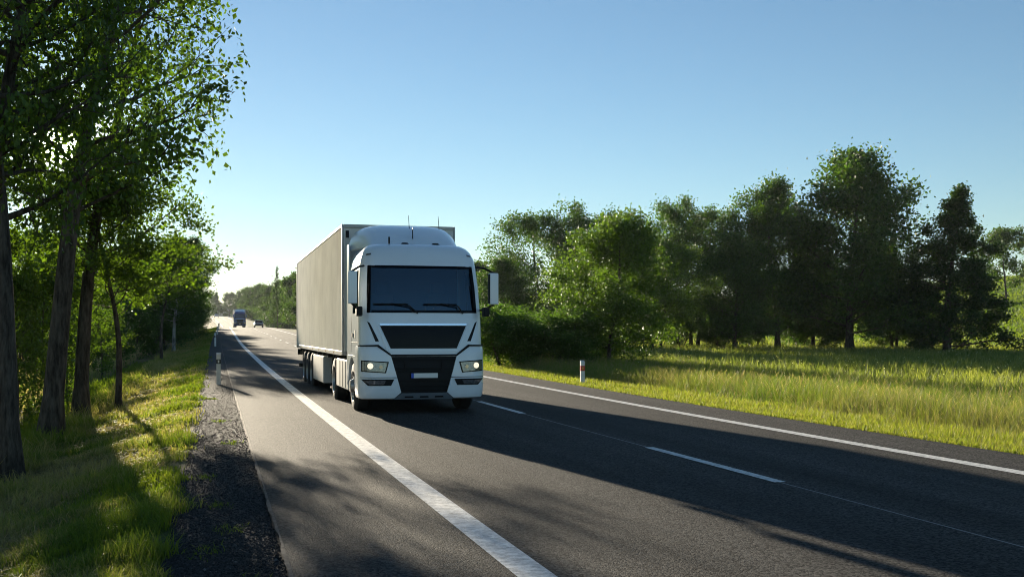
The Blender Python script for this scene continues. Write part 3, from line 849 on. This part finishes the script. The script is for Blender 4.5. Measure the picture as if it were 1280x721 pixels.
# stones in the gravel shoulder
def stones(n, seed):
    g = np.random.default_rng(seed)
    x, y = reg(GL - .02, RL - .02, 4.5, 45, 1.9)(n, g)
    z = zr(y) - .025
    s = g.uniform(.003, .011, n) * (1 + (g.uniform(0, 1, n) > .97) * 1.3)
    base = np.array([(1, 0, 0), (0, 1, 0), (-1, 0, 0), (0, -1, 0), (0, 0, .8), (0, 0, -.6)])
    V = base[None] * (s[:, None] * g.uniform(.6, 1.2, (n, 6)))[..., None]
    a = g.uniform(0, 6.28, n); ca, sa = np.cos(a)[:, None], np.sin(a)[:, None]
    X = V[..., 0] * ca - V[..., 1] * sa; Y = V[..., 0] * sa + V[..., 1] * ca
    V = np.stack([X + x[:, None], Y + y[:, None], V[..., 2] + z[:, None] + .002], -1).reshape(-1, 3)
    tri = np.array([(0, 1, 4), (1, 2, 4), (2, 3, 4), (3, 0, 4), (1, 0, 5), (2, 1, 5), (3, 2, 5), (0, 3, 5)])
    F = (np.arange(n)[:, None, None] * 6 + tri[None]).reshape(-1, 3)
    c = g.uniform(.01, .05, n) * (1 + (g.uniform(0, 1, n) > .96) * 2.0)
    col = np.repeat((c[:, None] * np.array([1, .93, .86])[None])[:, None], 6, 1).reshape(-1, 3)
    o = link_mesh('loose_gravel', np_mesh('loose_gravel', V, (F, 3), col), 'stones')
    tag(o, 'loose dark gravel on the left shoulder', 'gravel', None, 'stuff')
stones(45000, 3)

# ------------------------------------------------------------------ lorry
LVZ = [0.28, 0.34, 0.45, 0.73, 1.16, 1.6, 2.0, 2.5, 2.94, 3.10, 3.25, 3.33, 3.39, 3.425]
LVY = [0.10, 0.05, 0.02, 0.00, 0.02, 0.05, 0.10, 0.21, 0.34, 0.40, 0.50, 0.60, 0.74, 0.95]
LVW = [1.19, 1.215, 1.23, 1.24, 1.24, 1.235, 1.23, 1.215, 1.185, 1.16, 1.10, 1.04, 0.96, 0.84]
CB = 2.3
def cab_pt(s, z, off=0.0):
    yf = float(np.interp(z, LVZ, LVY)); W = float(np.interp(z, LVZ, LVW)); Rx, Ry = 0.34, 0.30
    a = abs(s); sg = 1 if s >= 0 else -1
    bow = 0.05
    if a <= 1:
        x = a * (W - Rx); y = yf + bow * a * a; n = (0, -1)
    elif a <= 2:
        t = (a - 1) * math.pi / 2; x = W - Rx + Rx * math.sin(t); y = yf + bow + Ry * (1 - math.cos(t)); n = (math.sin(t), -math.cos(t))
    else:
        x = W; y0 = yf + bow + Ry; y = y0 + (a - 2) * (CB - y0); n = (1, 0)
    return (sg * (x + n[0] * off), y + n[1] * off, z)
def s_of_x(x, z):
    W = float(np.interp(z, LVZ, LVW)); a = abs(x); sg = 1 if x >= 0 else -1
    if a <= W - .34: return sg * a / (W - .34)
    return sg * (1 + math.asin(min(1, (a - W + .34) / .34)) / (math.pi / 2))
def s_of_y(sg, y, z):
    y0 = float(np.interp(z, LVZ, LVY)) + .35
    return sg * (2 + (y - y0) / (CB - y0))
def fpatch(mb, corners, off, thick, nu=8, nv=3):
    """corners (x,z): bottom-left, bottom-right, top-right, top-left, wrapped on the cab front"""
    (x0, z0), (x1, z1), (x2, z2), (x3, z3) = corners
    go, gi = [], []
    for i in range(nv + 1):
        v = i / nv; ro, ri = [], []
        for j in range(nu + 1):
            u = j / nu
            x = (x0 * (1 - u) + x1 * u) * (1 - v) + (x3 * (1 - u) + x2 * u) * v
            z = (z0 * (1 - u) + z1 * u) * (1 - v) + (z3 * (1 - u) + z2 * u) * v
            s = s_of_x(x, z)
            ro.append(cab_pt(s, z, off)); ri.append(cab_pt(s, z, off - thick))
        go.append(ro); gi.append(ri)
    mb.slab(go, gi)
def spatch(mb, sg, y0, y1, z0, z1, off, thick, nu=6, nv=3):
    go, gi = [], []
    for i in range(nv + 1):
        z = z0 + (z1 - z0) * i / nv
        go.append([cab_pt(s_of_y(sg, y0 + (y1 - y0) * j / nu, z), z, off) for j in range(nu + 1)])
        gi.append([cab_pt(s_of_y(sg, y0 + (y1 - y0) * j / nu, z), z, off - thick) for j in range(nu + 1)])
    mb.slab(go, gi)

def wheel(root, sg, xo_, cy, width, dual=False, r=0.51):
    w = MB()
    x_in = sg * (xo_ - width)
    W2 = width
    prof = [(0, .30), (.0, .44), (.02, .48), (.06, r), (W2 - .06, r), (W2 - .02, .48), (W2, .44), (W2, .30)]
    if dual:
        h = W2 / 2
        prof = [(0, .30), (0, .44), (.02, .48), (.05, r), (h - .05, r), (h - .02, .47), (h, .42), (h + .02, .47), (h + .05, r), (W2 - .05, r), (W2 - .02, .48), (W2, .44), (W2, .30)]
    hub = empty('wheel', (0, cy, r)); hub.parent = root
    w.lathe_x([(sg * (xo_ - a), b) for a, b in prof], 0, 0, 0, 44)
    for i in range(4 if not dual else 8):      # tread grooves stand as thin ribs
        pass
    w.build('tyre', 'rubber', hub)
    m = MB()
    dish = -0.10 if dual else 0.02             # rear wheels dish inwards, front ones bulge out
    m.lathe_x([(sg * (xo_ - a), b) for a, b in [(-.0, .30), (-.012, .31), (.02, .285), (.05 - dish * .2, .27), (.05 - dish, .17), (.0 - dish, .14), (-.045 - dish, .12), (-.055 - dish, .07), (-.055 - dish, .0)]], 0, 0, 0, 40)
    for k in range(10):
        t = 2 * math.pi * k / 10
        xx = sg * (xo_ - .05 + dish)
        m.tube([(xx, .215 * math.cos(t), .215 * math.sin(t)), (xx + sg * .035, .215 * math.cos(t), .215 * math.sin(t))], .017, 6)
    m.build('rim', 'rim_metal', hub)
    return hub

def build_lorry(loc, paint, label, group=None, trailer_mat='trailer_white', top_paint=None, name='articulated_lorry'):
    root = empty(name, loc)
    tag(root, label, 'lorry', group)
    # ---- cab shell
    sp = [0, .25, .5, .75, 1, 1.15, 1.30, 1.44, 1.6, 1.8, 2, 2.07, 2.3, 2.55, 2.6, 3.0]
    ss = [-a for a in reversed(sp[1:])] + sp
    zs = [1.14, 1.3, 1.6, 2.0, 2.25, 2.5, 2.75, 2.86, 2.94, 3.02, 3.10, 3.18, 3.25, 3.29, 3.33, 3.36, 3.39, 3.41, 3.425]
    mb = MB(); vs = [cab_pt(s, z) for z in zs for s in ss]; n = len(ss); fs = []
    for i in range(len(zs) - 1):
        zc = (zs[i] + zs[i + 1]) / 2
        for j in range(n - 1):
            sc = abs((ss[j] + ss[j + 1]) / 2)
            if 2.0 < zc < 2.94 and sc < 1.44: continue
            if 2.0 < zc < 2.86 and 2.07 < sc < 2.55: continue
            fs.append((i * n + j, i * n + j + 1, (i + 1) * n + j + 1, (i + 1) * n + j))
        fs.append((i * n + n - 1, i * n, (i + 1) * n, (i + 1) * n + n - 1))
    fs.append(tuple((len(zs) - 1) * n + j for j in range(n)))
    fs.append(tuple(j for j in reversed(range(n))))
    mb.add(vs, fs); cab = mb.build('cab_body', paint, root, 30)
    # ---- windscreen and its black border
    g1 = [cab_pt(s, z, -.012) for z in zs for s in ss]
    mb = MB(); zi = [k for k, z in enumerate(zs) if 2.0 <= z <= 2.94]; si = [k for k, s in enumerate(ss) if abs(s) <= 1.44]
    mb.add([g1[a * n + b] for a in zi for b in si], [(i * len(si) + j, i * len(si) + j + 1, (i + 1) * len(si) + j + 1, (i + 1) * len(si) + j) for i in range(len(zi) - 1) for j in range(len(si) - 1)])
    ws = mb.build('windscreen', 'tinted_glass', root)
    mb = MB()
    fpatch(mb, [(-1.02, 2.0), (1.02, 2.0), (1.02, 2.05), (-1.02, 2.05)], .004, .012, 16, 1)
    fpatch(mb, [(-1.02, 2.90), (1.02, 2.90), (1.02, 2.945), (-1.02, 2.945)], .004, .012, 16, 1)
    for sg in (-1, 1):
        fpatch(mb, [(sg * 1.045, 2.0), (sg * 1.10, 2.0), (sg * 1.055, 2.945), (sg * 1.00, 2.945)], .004, .012, 2, 6)
    mb.build('window_seal', 'black_gloss', ws)
    for sg in (-1, 1):
        mb = MB(); sj = [k for k, s in enumerate(ss) if 2.06 <= abs(s) <= 2.56 and s * sg > 0]; zk = [k for k, z in enumerate(zs) if 2.0 <= z <= 2.87]
        mb.add([g1[a * n + b] for a in zk for b in sj], [(i * len(sj) + j, i * len(sj) + j + 1, (i + 1) * len(sj) + j + 1, (i + 1) * len(sj) + j) for i in range(len(zk) - 1) for j in range(len(sj) - 1)])
        mb.build('side_window', 'tinted_glass', root)
    # ---- interior
    it = MB(); it.box(-1.1, 1.1, .42, .85, 1.3, 1.99, .06); it.box(-1.0, -.25, .40, .62, 1.95, 2.04, .03); it.box(.1, 1.0, .40, .62, 1.95, 2.06, .03)
    it.box(-1.12, 1.12, 2.1, 2.2, 1.2, 3.0)
    it.box(-1.1, 1.1, .8, 2.1, 2.97, 3.0)
    it.build('dashboard', 'interior_grey', root)
    for xx in (-.6, .58):
        st = MB(); st.box(xx - .25, xx + .25, 1.1, 1.6, 1.6, 1.75, .05); st.box(xx - .24, xx + .24, 1.5, 1.66, 1.75, 2.42, .05); st.box(xx - .14, xx + .14, 1.52, 1.64, 2.44, 2.66, .04)
        st.build('seat', 'interior_grey', root)
    sw = MB()
    sw.tube([(.58 + .24 * math.cos(t), .95 - .08 * math.sin(t), 2.0 + .2 * math.sin(t)) for t in np.linspace(0, 2 * math.pi, 25)], .016, 6, False)
    sw.build('steering_wheel', 'black_plastic', root)
    # ---- upper grille: glossy black panel under a chrome strip
    gr = MB(); fpatch(gr, [(-.66, 1.30), (.66, 1.30), (.86, 1.745), (-.86, 1.745)], .012, .03, 14, 4)
    ug = gr.build('upper_grille', 'black_gloss', root)
    ch = MB(); fpatch(ch, [(-.86, 1.752), (.86, 1.752), (.875, 1.79), (-.875, 1.79)], .024, .04, 14, 1); ch.build('chrome_strip', 'chrome', ug)
    fr = MB()     # raised frame round the grille
    fpatch(fr, [(-.72, 1.225), (.72, 1.225), (.68, 1.285), (-.68, 1.285)], .016, .03, 14, 1)
    for sg in (-1, 1):
        fpatch(fr, [(sg * .675, 1.285), (sg * .73, 1.235), (sg * .935, 1.80), (sg * .885, 1.75)], .016, .03, 1, 5)
    fr.build('grille_surround', paint, ug)
    for sg in (-1, 1):
        a = MB(); fpatch(a, [(sg * .885, 1.44), (sg * .955, 1.44), (sg * 1.10, 1.83), (sg * 1.055, 1.80)], .006, .02, 2, 4); a.build('air_slot', 'black_plastic', root)
    # ---- panel joint
    jt = MB()
    fpatch(jt, [(-.70, 1.145), (.70, 1.145), (.72, 1.185), (-.72, 1.185)], .012, .03, 12, 1)
    for sg in (-1, 1):
        fpatch(jt, [(sg * .66, 1.15), (sg * .66, 1.19), (sg * .90, 1.375), (sg * .92, 1.335)], .040, .04, 1, 3)
        fpatch(jt, [(sg * .90, 1.34), (sg * 1.235, 1.34), (sg * 1.235, 1.365), (sg * .90, 1.375)], .036, .04, 6, 1)
    jt.build('panel_joint', 'black_plastic', root)
    # ---- bumper corners running back to the wheel arch
    zb = [.30, .325, .36, .44, .60, .73, .9, 1.16, 1.25, 1.335]
    inner = lambda z: float(np.interp(z, [.3, .44, 1.16, 1.335], [.62, .46, .66, .92]))
    for sg in (-1, 1):
        b = MB(); go, gi = [], []
        for z in zb:
            off = .03 + (.006 if z < .72 else 0) - (.03 if z < .31 else .0) - (.012 if z > 1.3 else 0)
            s0 = abs(s_of_x(inner(z), z)); s1 = abs(s_of_y(1, .80, z))
            sl = [s0 + (s1 - s0) * (k / 16) for k in range(17)]
            go.append([cab_pt(sg * s, z, off) for s in sl]); gi.append([cab_pt(sg * s, z, off - .05) for s in sl])
        b.slab(go, gi); bp = b.build('bumper_corner', paint, root)
        c = MB(); fpatch(c, [(sg * .53, .728), (sg * 1.20, .728), (sg * 1.20, .738), (sg * .535, .738)], .0385, .01, 10, 1); c.build('bumper_crease', 'black_plastic', bp)
        # headlamp
        hl = empty('headlight', (0, 0, 0)); hl.parent = root
        a = MB(); fpatch(a, [(sg * .76, .82), (sg * 1.19, .85), (sg * 1.19, 1.07), (sg * .70, 1.04)], .036, .03, 8, 4); a.build('lamp_housing', 'black_gloss', hl)
        a = MB(); fpatch(a, [(sg * .78, .84), (sg * 1.17, .87), (sg * 1.17, 1.05), (sg * .73, 1.02)], .044, .012, 8, 4); a.build('lamp_cover', 'lamp_glass', hl)
        p = cab_pt(s_of_x(sg * 1.04, .96), .96, .050); p2 = cab_pt(s_of_x(sg * .86, .94), .94, .050)
        for pp, rr in ((p, .058), (p2, .036)):
            a = MB(); nrm = Vector((sg * .35 if pp is p else 0, -1, 0)).normalized()
            a.tube([Vector(pp) - nrm * .01, Vector(pp) + nrm * .006], rr, 20); a.build('bulb' if pp is p else 'reflector', 'lamp_lit' if pp is p else 'chrome', hl)
        # fog lamp
        fg = empty('fog_light', (0, 0, 0)); fg.parent = root
        a = MB(); fpatch(a, [(sg * .66, .575), (sg * 1.08, .575), (sg * 1.19, .70), (sg * .60, .70)], .042, .03, 8, 3); a.build('lamp_housing', 'black_plastic', fg)
        a = MB(); fpatch(a, [(sg * .80, .60), (sg * 1.05, .60), (sg * 1.16, .675), (sg * .76, .675)], .047, .01, 8, 2); a.build('lamp_cover', 'lamp_glass', fg)
    # ---- lower grille
    lg = MB(); fpatch(lg, [(-.47, .43), (.47, .43), (.68, 1.15), (-.68, 1.15)], -.02, .05, 12, 5)
    lgo = lg.build('lower_grille', 'black_plastic', root)
    bars = MB()
    for z0, z1 in ((1.07, 1.10), (.90, .92), (.845, .86), (.66, .68), (.56, .575), (.48, .50)):
        ww = float(np.interp(z0, [.43, 1.15], [.45, .66])); fpatch(bars, [(-ww, z0), (ww, z0), (ww, z1), (-ww, z1)], .008, .03, 10, 1)
    for sg in (-1, 1): fpatch(bars, [(sg * .34, .86), (sg * .38, .86), (sg * .40, 1.07), (sg * .36, 1.07)], .012, .03, 1, 2)
    bars.build('grille_bars', 'chassis', lgo)
    pl = MB(); pl.box(-.215, .265, -.022, -.008, .72, .815, .004); po = pl.build('number_plate', 'plate_white', root)
    pl = MB(); pl.box(-.265, -.217, -.022, -.008, .72, .815, .004); pl.build('plate_band', 'plate_blue', po)
    sk = MB(); fpatch(sk, [(-.61, .30), (.61, .30), (.45, .425), (-.45, .425)], .03, .05, 12, 2); sko = sk.build('skid_plate', 'skid_metal', root)
    sl = MB()
    for k in (-.3, 0, .3): fpatch(sl, [(k - .09, .335), (k + .09, .335), (k + .08, .365), (k - .08, .365)], .034, .01, 2, 1)
    sl.build('plate_slots', 'black_plastic', sko)
    # ---- fender and steps on both sides
    for sg in (-1, 1):
        f = MB(); go, gi = [], []
        yl = [.80, .84, .9, 1.0, 1.1, 1.25, 1.4, 1.55, 1.7, 1.8, 1.9, 1.96, 2.0, 2.25]
        def lo(y):
            dd = (y - 1.4) / .61
            return .5 + .61 * math.sqrt(max(0, 1 - dd * dd)) if abs(dd) < 1 else .5
        for k in range(3):
            row, rin = [], []
            for y_ in yl:
                z0, z1 = min(lo(y_), 1.12), 1.14
                z_ = z0 + (z1 - z0) * k / 2
                row.append((sg * 1.255, y_, z_)); rin.append((sg * 1.19, y_, z_))
            go.append(row); gi.append(rin)
        f.slab(go, gi); f.build('fender', paint, root)
        m = MB(); spatch(m, sg, .52, .535, 1.42, 2.9, .004, .008); spatch(m, sg, 1.62, 1.635, 1.2, 2.9, .004, .008); spatch(m, sg, .535, 1.62, 1.405, 1.42, .004, .008); m.build('door_joint', 'black_plastic', root)
        m = MB(); spatch(m, sg, 1.30, 1.42, 1.52, 1.60, .02, .03); spatch(m, sg, 1.0, 1.12, 1.50, 1.66, .006, .012)
        m.build('door_handle', 'black_plastic', root)
        # side mirrors: tall housing on two arms
        mr = empty('side_mirror', (0, 0, 0)); mr.parent = root
        a = MB(); x0, x1 = sorted((sg * 1.32, sg * 1.50)); a.box(x0, x1, -.04, .10, 2.17, 2.80, .035); a.build('mirror_housing', paint, mr)
        a = MB(); a.box(x0 + .02, x1 - .02, .10, .105, 2.2, 2.77); a.build('mirror_glass', 'mirror_glass', mr)
        a = MB()
        a.tube([(sg * 1.14, .42, 2.93), (sg * 1.26, .18, 2.90), (sg * 1.42, .04, 2.80)], .022, 8)
        a.tube([(sg * 1.20, .40, 2.06), (sg * 1.30, .18, 2.08), (sg * 1.42, .04, 2.18)], .022, 8)
        x0, x1 = sorted((sg * 1.21, sg * 1.33)); a.box(x0, x1, .02, .22, 1.93, 2.12, .04)
        a.box(*sorted((sg * 1.31, sg * 1.325)), -.035, .095, 2.19, 2.78, .006)
        a.build('mirror_arm', 'black_plastic', mr)
        # roof marker lamp, side deflector behind the cab
        a = MB(); fpatch(a, [(sg * .98, 3.16), (sg * 1.06, 3.15), (sg * 1.05, 3.185), (sg * .97, 3.195)], .015, .03, 2, 1); a.build('marker_light', 'lamp_glass', root)
        a = MB(); a.box(*sorted((sg * 1.19, sg * 1.215)), 2.28, 2.86, 1.2, 3.5, .01); a.build('side_deflector', paint, root)
        a = MB(); a.box(*sorted((sg * 1.02, sg * 1.25)), 2.06, 4.36, .38, 1.02, .05)
        fb = a.build('side_skirt' if sg > 0 else 'fuel_tank', 'tank_panel', root)
        a = MB()
        for yy in (2.55, 3.05, 3.6): a.box(*sorted((sg * 1.245, sg * 1.258)), yy, yy + .04, .42, .98)
        a.build('tank_strap', 'black_plastic', fb)
    # ---- wipers
    for (b0, b1, pv) in ((-.98, -.30, -.12), (.0, .68, .80)):
        w = MB()
        w.tube([cab_pt(s_of_x(b0 + (b1 - b0) * t, 2.18), 2.17 - .0 * t, .03) for t in np.linspace(0, 1, 8)], .012, 6)
        w.tube([cab_pt(s_of_x(pv, 1.99), 1.99, .03), cab_pt(s_of_x(b1 + .02, 2.13), 2.13, .05), cab_pt(s_of_x((b0 + b1) / 2, 2.185), 2.185, .045)], [.018, .014, .009], 6)
        w.build('wiper', 'black_plastic', root)
    # ---- roof fairing
    rows, rin = [], []
    for i in range(11):
        t = i / 10; yy = 1.05 + t * 1.5
        hw = .90 + .29 * t; top = 3.41 + .53 * math.sin(t * math.pi / 2) ** .9
        r, q = [], []
        for j in range(17):
            u_ = -1 + 2 * j / 16
            x = hw * math.copysign(abs(math.sin(u_ * math.pi / 2)) ** .8, u_)
            zz = 3.38 + (top - 3.38) * (max(0, 1 - abs(x / hw) ** 5)) ** .5
            r.append((x, yy, zz)); q.append((x * .97, yy, max(3.36, zz - .04)))
        rows.append(r); rin.append(q)
    f = MB(); f.slab(rows, rin); ff = f.build('roof_fairing', paint, root)
    m = MB(); m.box(-.006, .006, 1.28, 1.34, 3.45, 3.80); m.build('fairing_seam', 'black_plastic', ff)
    for xx in (-.22, .42):
        a = MB(); a.tube([(xx, 1.0, 3.42), (xx, 1.0, 3.45)], [.09, .06], 14); a.build('roof_beacon', 'black_plastic', root)
    a = MB(); a.tube([(-.55, .95, 3.42), (-.55, .95, 3.56)], .018, 8); a.build('roof_aerial', 'black_plastic', root)
    for xx in (-.02, .62):
        a = MB(); a.tube([(xx, 1.6, 3.8), (xx, 1.7, 4.09)], [.008, .004], 6); a.build('antenna', 'black_plastic', root)
    # ---- chassis, wheels
    a = MB(); a.box(-.42, .42, .5, 15.8, .78, 1.05); a.box(-1.1, 1.1, .25, 2.2, .62, 1.13); a.box(-1.0, 1.0, 1.34, 1.46, .44, .58)
    a.box(-.9, .9, 4.9, 5.1, .42, .6); a.box(-1.2, 1.2, 4.35, 5.65, 1.055, 1.09)
    for yy in (11.05, 12.36, 13.67): a.box(-.9, .9, yy - .07, yy + .07, .42, .58)
    for yy in (6.8, 8.2, 9.6, 10.5, 14.6, 15.8): a.box(-1.2, 1.2, yy, yy + .08, .98, 1.10)
    a.build('chassis', 'chassis', root)
    for sg in (-1, 1):
        wheel(root, sg, 1.225, 1.40, .31)
        wheel(root, sg, 1.235, 5.0, .60, True)
        for yy in (11.05, 12.36, 13.67): wheel(root, sg, 1.255, yy, .38, True)
        a = MB(); a.box(*sorted((sg * 1.0, sg * 1.1)), 6.3, 6.45, .25, 1.0); a.box(*sorted((sg * .93, sg * 1.17)), 6.22, 6.53, .22, .26); a.build('landing_leg', 'chassis', root)
        a = MB(); a.box(*sorted((sg * 1.0, sg * 1.26)), 7.4, 10.3, .30, .99, .03); a.build('pallet_box', 'tank_panel', root)
        a = MB(); a.box(*sorted((sg * .8, sg * 1.25)), 14.3, 14.34, .3, 1.05); a.build('mud_flap', 'rubber', root)
        a = MB(); a.tube([(sg * 1.22, 5.0 + .60 * math.cos(t), .5 + .60 * math.sin(t)) for t in np.linspace(.2, math.pi - .2, 12)], .02, 6)
        for t0, t1 in ((0, 11),):
            gg = [[(xx, 5.0 + .58 * math.cos(t), .5 + .58 * math.sin(t)) for xx in (sg * .62, sg * 1.23)] for t in np.linspace(.2, math.pi - .2, 12)]
            g2 = [[(xx, 5.0 + .60 * math.cos(t), .5 + .60 * math.sin(t)) for xx in (sg * .62, sg * 1.23)] for t in np.linspace(.2, math.pi - .2, 12)]
            a.slab(g2, gg)
        a.build('mudguard', 'black_plastic', root)
    # ---- trailer box
    t = MB(); t.box(-1.262, 1.262, 3.02, 16.58, 1.16, 3.985, .012); tb = t.build('trailer_box', trailer_mat, root)
    t = MB()
    for sg in (-1, 1):
        x0, x1 = sorted((sg * 1.235, sg * 1.278))
        t.box(x0, x1, 3.0, 3.09, 1.12, 4.0, .012); t.box(x0, x1, 16.5, 16.6, 1.12, 4.0, .012)
        t.box(x0, x1, 3.092, 16.498, 3.94, 4.0, .01); t.box(x0, x1, 3.092, 16.498, 1.10, 1.20, .01)
    t.box(-1.233, 1.233, 3.0, 3.07, 3.92, 4.0, .01); t.box(-1.233, 1.233, 3.0, 3.07, 1.10, 1.2, .01); t.box(-1.233, 1.233, 16.53, 16.6, 3.92, 4.0, .01)
    t.build('frame_rails', 'trailer_trim', tb)
    t = MB(); t.box(-1.19, -1.12, 3.0, 3.015, 3.70, 3.86, .004); t.build('front_vent', 'black_plastic', tb)
    t = MB()
    for yy in np.arange(4.6, 16, 1.9): t.box(-1.285, -1.277, yy, yy + .08, 1.135, 1.165); t.box(1.277, 1.285, yy, yy + .08, 1.135, 1.165)
    t.build('side_marker', 'amber', tb)
    t = MB(); t.box(-1.2, 1.2, 16.4, 16.5, .45, .57, .01); t.box(-.6, -.5, 16.2, 16.4, .5, 1.1); t.box(.5, .6, 16.2, 16.4, .5, 1.1)
    t.box(-1.24, -.9, 16.45, 16.56, .86, 1.05, .01); t.box(.9, 1.24, 16.45, 16.56, .86, 1.05, .01)
    t.build('rear_bumper', 'chassis', root)
    return root

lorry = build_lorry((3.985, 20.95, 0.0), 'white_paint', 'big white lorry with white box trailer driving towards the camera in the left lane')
yb = 243.0
lorry2 = build_lorry((3.985 + float(xo(yb)) + .3, yb, float(zr(yb))), 'blue_paint', 'small distant lorry with dark blue cab at the crest of the road')

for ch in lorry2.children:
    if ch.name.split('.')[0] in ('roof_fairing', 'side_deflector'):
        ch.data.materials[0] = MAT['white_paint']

# ------------------------------------------------------------------ cars far away
def build_car(loc, rz, paint, label, lit=False):
    root = empty('parked_car'.replace('parked_', ''), loc, rz); tag(root, label, 'car')
    # local: front at -Y
    side = [(-2.2, .35), (-2.22, .62), (-2.05, .80), (-1.15, .95), (-.55, 1.40), (.2, 1.48), (1.1, 1.45), (1.75, 1.05), (2.15, .98), (2.2, .62), (2.15, .35)]
    b = MB(); xs_ = [-.88, -.84, -.6, .6, .84, .88]
    rows = []
    for x in xs_:
        k = 1 if abs(x) < .7 else (.97 if abs(x) < .86 else .9)
        rows.append([(x * (1 - .20 * max(0, zz - .95) / .5), yy * (1 if zz < .9 else k), .35 + (zz - .35) * k) for yy, zz in side])
    nr = len(side)
    vs = [p for r in rows for p in r]
    fs = [(i * nr + j, i * nr + (j + 1) % nr, (i + 1) * nr + (j + 1) % nr, (i + 1) * nr + j) for i in range(len(xs_) - 1) for j in range(nr)]
    fs += [tuple(range(nr)), tuple(reversed(range((len(xs_) - 1) * nr, len(xs_) * nr)))]
    b.add(vs, fs); b.build('body', paint, root)
    w = MB(); w.add([(-.66, -1.08, .98), (.66, -1.08, .98), (.60, -.60, 1.37), (-.60, -.60, 1.37)], [(0, 1, 2, 3)])
    for v in range(4): w.v[v] = (w.v[v][0], w.v[v][1] - .03, w.v[v][2] + .03)
    w.build('windscreen', 'black_gloss', root)
    w = MB(); w.add([(-.62, 1.74, 1.10), (.62, 1.74, 1.10), (.58, 1.20, 1.44), (-.58, 1.20, 1.44)], [(0, 1, 2, 3)]); w.build('rear_window', 'black_gloss', root)
    for sx in (-1, 1):
        for yy in (-1.35, 1.35):
            hub = empty('wheel', (0, yy, .32)); hub.parent = root
            m = MB(); m.lathe_x([(sx * .68, .2), (sx * .68, .31), (sx * .70, .32), (sx * .87, .32), (sx * .89, .30), (sx * .89, .2)], 0, 0, 0, 24); m.build('tyre', 'rubber', hub)
            m = MB(); m.lathe_x([(sx * .885, .2), (sx * .87, .15), (sx * .88, 0)], 0, 0, 0, 16); m.build('rim', 'rim_metal', hub)
        m = MB(); m.box(*sorted((sx * .52, sx * .80)), -2.25, -2.15, .60, .74, .02); m.build('headlight', 'lamp_lit' if lit else 'lamp_glass', root)
        m = MB(); m.box(*sorted((sx * .60, sx * .84)), 2.14, 2.22, .75, .92, .02); m.build('tail_light', 'tail_red', root)
    return root
yc = 222.0
build_car((7.6 + float(xo(yc)), yc, float(zr(yc)) + .0), 0, 'car_grey', 'dark grey car driving away in the right lane near the crest')
yc = 500.0
build_car((4.2 + float(xo(yc)), yc, float(zr(yc))), 0, 'car_white', 'tiny white car with headlights on, beyond the crest left of the blue-cab lorry', True)

# ------------------------------------------------------------------ marker posts
def post(x, y, zb, hh, side, label, group=None):
    o = empty('delineator_post', (x, y, zb), 0); tag(o, label, 'marker post', group)
    def prism(mb, w, d, z0, z1, slant=0.0):
        v = [(-w, -d, z0), (w, -d, z0), (w, d, z0), (-w, d, z0), (-w, -d, z1 - slant), (w, -d, z1 - slant), (w, d, z1), (-w, d, z1)]
        mb.add(v, [(0, 3, 2, 1), (4, 5, 6, 7), (0, 1, 5, 4), (1, 2, 6, 5), (2, 3, 7, 6), (3, 0, 4, 7)])
    w = .062
    m = MB(); prism(m, w, .045, -.3, hh, .04); m.build('post_body', 'post_white', o)
    if side == 'L':
        m = MB(); prism(m, w + .003, .048, hh - .33, hh - .19); bb = m.build('black_band', 'post_black', o)
        m = MB(); m.box(-.022, .022, -.054, -.049, hh - .30, hh - .22, .001); m.build('reflector', 'reflector_white', bb)
    else:
        m = MB(); prism(m, w + .003, .048, hh - .33, hh - .17); bb = m.build('red_band', 'reflector_red', o)
        m = MB(); m.box(-.022, .022, -.054, -.049, hh - .29, hh - .21, .001); m.build('reflector', 'amber', bb)
    return o
post(.12, 33.6, -.02, 1.02, 'L', 'nearest white marker post with black band, on the left gravel shoulder')
for k, yy in enumerate((84, 134, 184, 234)):
    post(.05 + float(xo(yy)), yy, float(zr(yy)) - .03, 1.0, 'L', ['second white marker post along the left shoulder', 'third white marker post along the left shoulder', 'fourth tiny marker post along the left shoulder', 'fifth tiny marker post near the crest'][k])
px, py, pz = at(728, 33.8)
post(px, py, -.13, .87, 'R', 'white marker post with red band in the grass beside the right road edge')
